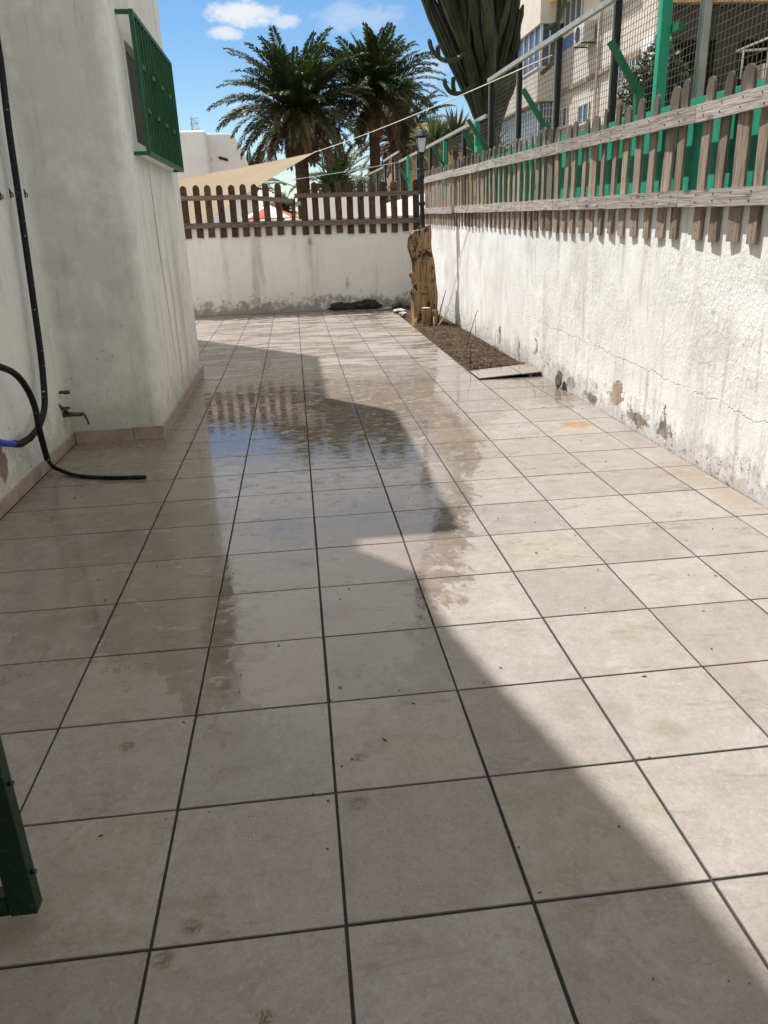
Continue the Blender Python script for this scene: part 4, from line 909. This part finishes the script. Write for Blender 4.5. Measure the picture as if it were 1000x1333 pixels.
# projecting bay block at its left
BB = Vector(Q(8.5, 28, 0)); BB.z = 0
bay = empty('bay_block', BB, 'beige block with projecting balcony bays left of the apartment facade', 'building')
def bp_(name, mt_, lo, hi, parent=bay):
    a, e = Q(*lo), Q(*hi); b = MB().box(a, e); b.v = [tuple(Vector(p) - BB) for p in b.v]; return b.build(name, mt_, parent)
bp_('core_wall', 'facade', (8.62, 26.56, -.2), (14, 34, 13)); bp_('upper_bay', 'facade', (8.2, 25.62, 7.27), (8.95, 34, 13)); bp_('balcony_parapet', 'facade', (8.2, 25.70, 5.12), (8.90, 34, 6.04))
bp_('parapet_coping', 'white_frame', (8.17, 25.66, 6.041), (8.92, 34, 6.09))
wn = bp_('balcony_glazing', 'window_glass', (8.30, 25.78, 6.095), (8.86, 34, 7.269))
for k in range(12): y = 25.75 + .62 * k; bp_('mullion', 'white_frame', (8.26, y, 6.095), (8.295, y + .05, 7.268), wn)
for k in range(3): bp_('mullion', 'white_frame', (8.30 + .25 * k, 25.74, 6.095), (8.34 + .25 * k, 25.775, 7.268), wn)
w2 = bp_('lower_window', 'window_glass', (8.40, 26.0, 3.6), (8.61, 34, 5.05))
for k in range(26): y = 26.0 + .3 * k; bp_('grille_bar', 'white_frame', (8.34, y, 3.6), (8.37, y + .035, 5.05), w2)
w3 = bp_('lower_side_window', 'window_glass', (8.45, 25.86, 3.6), (8.9, 25.99, 5.05))
for k in range(5): bp_('grille_bar', 'white_frame', (8.45 + .1 * k, 25.80, 3.6), (8.465 + .1 * k, 25.83, 5.05), w3)
for k in range(6): bp_('grille_bar', 'white_frame', (8.45, 25.775, 3.7 + .24 * k), (8.9, 25.795, 3.715 + .24 * k), w3)

# dark covered porch close behind the fence
po = empty('covered_porch', (7.2, 11, 0), 'dark shaded porch under an ochre slab behind the tall green post', 'porch'); PO = Vector((7.2, 11, 0))
def pp(name, mt_, lo, hi): b = MB().box(lo, hi); b.v = [tuple(Vector(p) - PO) for p in b.v]; return b.build(name, mt_, po)
def ppoly(name, mt_, poly, z0, z1):
    b = MB().prism(poly, z0, z1, 2); b.v = [tuple(Vector(p) - PO) for p in b.v]; o = b.build(name, mt_, po); fix_normals(o.data); return o
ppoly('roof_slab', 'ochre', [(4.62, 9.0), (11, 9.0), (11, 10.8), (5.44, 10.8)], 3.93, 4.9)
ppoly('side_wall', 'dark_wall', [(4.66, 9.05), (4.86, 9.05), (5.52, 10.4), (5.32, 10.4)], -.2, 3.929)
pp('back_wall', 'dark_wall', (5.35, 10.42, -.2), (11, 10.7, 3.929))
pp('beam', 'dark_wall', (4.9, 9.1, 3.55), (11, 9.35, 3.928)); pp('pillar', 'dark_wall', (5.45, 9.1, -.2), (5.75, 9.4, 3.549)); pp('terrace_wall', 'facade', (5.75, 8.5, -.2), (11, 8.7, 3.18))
rk = empty('drying_rack', (5.9, 8.9, 3.18), 'white tubular drying rack on the porch wall at the right edge', 'rack')
q = MB(); q.tube([(-.30, 0, .20), (.5, 0, .48)], .016, 6); q.tube([(-.2, .1, .22), (.5, .1, .26)], .016, 6); q.build('top_tube', 'white_frame', rk)
for x, h in ((-.2, .23), (.13, .35), (.4, .44)): MB().tube([(x, 0, -.1), (x, 0, h)], .014, 6).build('leg', 'white_frame', rk)
oc = empty('ochre_house', (9, 60, 0), 'ochre house far away behind the spiky plants', 'house')
MB().box((-.9, 0, -.2), (5, 6, 8.3)).build('wall', 'ochre', oc); MB().box((-1.0, -.1, 8.301), (5.1, 6.1, 8.5)).build('roof', 'facade_white', oc)
w = MB().box((.4, -.05, 6.6), (1.4, -.005, 7.6)).build('window', 'window_glass', oc)

# ================================================================== PALMS, CACTUS, SHRUBS
def frond_mesh(name, material, elev, L, droop, seed, n=66, ll=.46, w=.034):
    random.seed(seed); b = MB(); k = 16; path = []; p = Vector((0, 0, 0)); tang = []
    for i in range(k + 1):
        t_ = i / k; a = elev - droop * t_ ** 1.35; d = Vector((math.cos(a), 0, math.sin(a))); path.append(p.copy()); tang.append(d); p = p + d * (L / k)
    b.tube(path, [.035 * (1 - .85 * i / k) for i in range(k + 1)], 4, cap=False)
    side = Vector((0, 1, 0))
    for i in range(n):
        t_ = .10 + .88 * i / (n - 1); q = t_ * k; i0 = min(int(q), k - 1); fr_ = q - i0; c = path[i0].lerp(path[i0 + 1], fr_); tg = tang[i0].lerp(tang[i0 + 1], fr_).normalized(); nr = side.cross(tg) * -1
        if nr.z < 0 and abs(nr.z) > .3: nr = -nr
        for s in (-1, 1):
            l = ll * (.35 + .65 * math.sin(PI * min(1, t_ * 1.02) ** .75) + .05) * random.uniform(.85, 1.12); ang = rad(random.uniform(38, 58)); vv = rad(random.uniform(5, 45))
            d = tg * math.cos(ang) + (side * s * math.cos(vv) + nr * math.sin(vv)) * math.sin(ang); d.normalize()
            wd = d.cross(nr).normalized() * w * random.uniform(.8, 1.2); mid = c + d * l * .55; tip = c + d * l + Vector((0, 0, -.16 * l - .03))
            b.add([c - wd * .4, mid - wd, tip, mid + wd], [(0, 1, 2, 3)])
    return b.mesh(name, material)
FR = {}
specs = [('up', 'palm_green', 80, 2.35, 30), ('up2', 'palm_green', 62, 2.8, 42), ('mid', 'palm_green', 44, 3.2, 50), ('mid2', 'palm_green', 24, 3.2, 56), ('flat', 'palm_olive', 4, 3.0, 60), ('low', 'palm_dry', -22, 2.5, 62), ('dead', 'palm_dry', -58, 1.75, 30)]
for nme, mt_, e, L, d in specs:
    FR[nme] = [frond_mesh('frond', mt_, rad(e + j * 7 - 7), L * (1 + .07 * (j - 1)), rad(d + 9 * (j - 1)), hash_ * 7 + j) for j, hash_ in enumerate((3, 11, 19))]
def palm(loc, hc, rt, sc, seed, lb, counts, lean=(0, 0)):
    e = empty('palm_tree', loc, lb, 'palm tree', 'date palms behind the wall'); random.seed(seed)
    b = MB(); prof = []; k = 46; path = []; rr = []
    for i in range(k + 1):
        t_ = i / k; path.append((lean[0] * t_ ** 2, lean[1] * t_ ** 2, -.2 + (hc + .2) * t_)); r = rt * (1.25 - .35 * min(1, t_ * 4)) * (1 + .05 * (i % 2))
        if t_ > .80: r *= 1 + 1.1 * (t_ - .80) / .20
        rr.append(r)
    b.tube(path, rr, 18, prof=[1 + .08 * (j % 2) for j in range(18)]); b.build('trunk', 'palm_trunk', e)
    b = blob((lean[0], lean[1], hc + .05), (rt * 1.9, rt * 1.9, rt * 1.7), seed, .2); b.build('crown_base', 'palm_trunk', e)
    for nm, cnt in counts:
        ph = random.uniform(0, 6)
        for j in range(cnt):
            a = ph + 2 * PI * (j + random.uniform(-.35, .35)) / cnt; r = rt * 1.1
            dz = {'up': .25, 'up2': .2, 'mid': .1, 'mid2': 0, 'flat': -.1, 'low': -.2, 'dead': -.3}[nm]
            put('frond', random.choice(FR[nm]), e, (lean[0] + r * math.cos(a), lean[1] + r * math.sin(a), hc + dz * sc), (random.gauss(0, .22), random.gauss(0, .10), a), (sc * random.uniform(.88, 1.1),) * 3)
palm((.62, 34, 0), 5.95, .29, 1.0, 101, 'bushy date palm with brown hanging skirt rising above the shade sail', (('up', 14), ('up2', 20), ('mid', 24), ('mid2', 24), ('flat', 22), ('low', 12), ('dead', 9)))
palm((3.95, 36, 0), 6.75, .24, .95, 102, 'taller slender trunked date palm left of the lantern', (('up', 14), ('up2', 20), ('mid', 23), ('mid2', 23), ('flat', 20), ('low', 8), ('dead', 3)))
palm((5.75, 41, 0), 5.6, .27, .95, 103, 'rear date palm half hidden behind the taller one', (('up', 6), ('up2', 9), ('mid', 11), ('mid2', 11), ('flat', 11), ('low', 8), ('dead', 5)))
palm((3.2, 52, 0), 4.4, .27, .9, 104, 'low distant date palm between the two main trunks', (('up', 6), ('up2', 8), ('mid', 9), ('mid2', 9), ('flat', 8), ('low', 5)))
palm((-2.35, 50, 0), 3.9, .26, .85, 105, 'small distant date palm peeking out behind the white house', (('up', 6), ('up2', 8), ('mid', 8), ('mid2', 8), ('flat', 6)))

# big candelabra cactus
ca = empty('candelabra_cactus', (4.0, 14.5, 0), 'huge dark green candelabra cactus towering over the wire fence', 'cactus'); random.seed(77)
prof5 = [1.0, .62] * 6
b = MB(); b.tube([(.0, 0, -.2), (-.02, 0, 1.2), (-.05, 0, 2.2), (-.08, 0, 2.9), (-.10, 0, 3.3)], [.26, .22, .20, .19, .15], 12, prof=[1, .82] * 6, smooth=False); b.build('trunk', 'cactus', ca)
for k in range(64):
    a = 2.4 * k + random.uniform(-.3, .3); ring = math.sqrt((k + .5) / 64) * random.uniform(.75, 1.12); zs_ = random.uniform(2.5, 3.3); top = (random.uniform(6.3, 8.4) - .5 * ring) if k % 5 else random.uniform(4.3, 5.4)
    cx_, cy_ = math.cos(a), math.sin(a) * .8; pts = []
    for i in range(17):
        t_ = i / 16; z = zs_ + (top - zs_) * t_; zz = min(z, 5.9); grow = .05 + .06 * ring + .38 * max(0, zz - 3.0) * (1 + .35 * nz(k * 2.3, 1.1))
        if z > 5.9: grow += .10 * (z - 5.9)
        lean_ = -.12 * max(0, zz - 2.9)
        pts.append((cx_ * ring * grow + lean_ - .08 + .20 * nz(k * 1.7, t_ * 2.2) * min(1, t_ * 3), cy_ * ring * grow + .16 * nz(k * 1.7 + 50, t_ * 3) * min(1, t_ * 3), z))
    w = random.uniform(.050, .084); nseg = random.uniform(.9, 1.5); rr = [w * (.72 + .22 * min(1, i / 4) + .26 * abs(math.sin(i * nseg + k))) for i in range(16)] + [w * .35]
    b = MB(); b.tube(pts, rr, 12, prof=prof5, smooth=False); b.build('column', 'cactus', ca)
for pts in ([(-.75, -.3, 4.25), (-.95, -.32, 4.12), (-1.18, -.33, 4.13), (-1.36, -.33, 4.28), (-1.42, -.33, 4.46)], [(-.55, -.3, 3.75), (-.78, -.3, 3.60), (-1.0, -.3, 3.60), (-1.12, -.3, 3.72), (-1.14, -.3, 3.84)], [(-.95, -.3, 3.58), (-.98, -.3, 3.72), (-.97, -.3, 3.86)], [(-1.25, -.33, 4.18), (-1.27, -.33, 4.36)], [(.75, -.2, 4.6), (1.0, -.2, 4.75), (1.1, -.2, 5.1), (1.12, -.2, 5.5)], [(.7, -.2, 3.9), (.9, -.2, 4.1), (.97, -.2, 4.6), (1.0, -.2, 5.2)]):
    q = smooth_path(pts, 4); b = MB(); b.tube([(p.x + .1, p.y, p.z + .15) for p in q], [.042] * (len(q) - 1) + [.018], 10, prof=[1, .75] * 5, smooth=False); b.build('side_arm', 'cactus', ca)

# spiky yucca plants and a leafy shrub
def yucca(loc, n, L, seed, lb, mt_='yucca_green', w=.035):
    e = empty('yucca_plant', loc, lb, 'shrub'); random.seed(seed)
    h = -loc[2] if loc[2] > .5 else 0
    MB().tube([(0, 0, h - .1), (.02, 0, h * .5), (0, 0, .1)], [.10, .09, .07], 8).build('stem', 'palm_trunk', e)
    b = MB()
    for k in range(n):
        a = random.uniform(0, 2 * PI); el = random.uniform(-.25, 1.35); l = L * random.uniform(.7, 1.1); d = Vector((math.cos(a) * math.cos(el), math.sin(a) * math.cos(el), math.sin(el))); s = Vector((-math.sin(a), math.cos(a), 0)) * w
        t_ = d * l + Vector((0, 0, -.12 * l * math.cos(el))); m_ = d * l * .5
        b.add([-s * .5, s * .5, m_ + s, t_, m_ - s], [(0, 1, 2, 3, 4)])
    b.build('leaves', mt_, e)
yucca((4.45, 20.5, 3.55), 150, .85, 1, 'spiky pale green yucca behind the mesh fence beside the cactus')
yucca((3.85, 20.2, 3.45), 150, .85, 2, 'spiky yucca behind the lantern head', 'yucca_green')
yucca((5.0, 19.5, 3.0), 130, .95, 3, 'spiky yucca right under the cactus trunk', 'bush_green')
yucca((-.25, 21.6, 1.95), 120, .6, 4, 'dark spiky plant peeping over the pickets left of the palm trunk', 'bush_green')
yucca((1.75, 32, 3.0), 150, 1.1, 5, 'dark spiky plant right of the bushy palm trunk', 'bush_green', .05)
def shrub(loc, r, n, seed, lb, nm='shrub'):
    e = empty(nm, loc, lb, 'shrub'); random.seed(seed); b = MB()
    for k in range(n):
        d = Vector((random.gauss(0, 1), random.gauss(0, 1), random.gauss(0, 1))).normalized(); q = random.random() ** .4 * (1 + .35 * nz(d.x * 2 + seed, d.y * 2, d.z * 2))
        c = Vector((d.x * r[0] * q, d.y * r[1] * q, d.z * r[2] * q)); s = random.uniform(.03, .07); a = Vector((random.gauss(0, 1), random.gauss(0, 1), random.gauss(0, 1))).normalized(); t_ = a.orthogonal().normalized()
        b.add([c - a * s, c + t_ * s * .5, c + a * s, c - t_ * s * .5], [(0, 1, 2, 3)])
    b.build('foliage', 'bush_green', e); MB().tube([(0, 0, -loc[2] - .1), (0, .05, -loc[2] * .5), (0, 0, .1)], [.06, .05, .03], 7).build('stem', 'palm_trunk', e)
shrub((4.55, 8.8, 2.75), (.45, .3, .75), 3600, 3, 'dark ivy shrub climbing the porch corner behind the mesh', 'ivy_shrub')
shrub((2.9, 26.5, 2.2), (.9, .7, 1.0), 2600, 4, 'rounded dark shrub behind the far end of the wire fence')

# crumbs of dried leaf and grit scattered over the tiles
random.seed(31); b = MB()
for k in range(420):
    y = -.6 + 12.5 * random.random() ** 1.5; x = random.uniform(-1.75, 2.42)
    if x < -1.1 and 4.6 < y < 7.8: continue
    if x > 1.78 and y > 6.3: continue
    s_ = random.uniform(.0015, .0055); a = random.uniform(0, PI); d = Vector((math.cos(a), math.sin(a), random.uniform(-.2, .2))) * s_ * random.uniform(1, 2.2); e = Vector((-math.sin(a), math.cos(a), random.uniform(-.3, .3))) * s_ * .7; u = Vector((0, 0, s_ * .7)); c = Vector((x, y, .0012 + s_ * .3))
    b.add([c - d, c - e, c + d, c + e, c + u], [(0, 1, 4), (1, 2, 4), (2, 3, 4), (3, 0, 4)])
tag(b.build('floor_grit', 'dark_twig'), 'tiny dark crumbs of grit and dry leaf on the tiles', 'grit', kind='stuff')
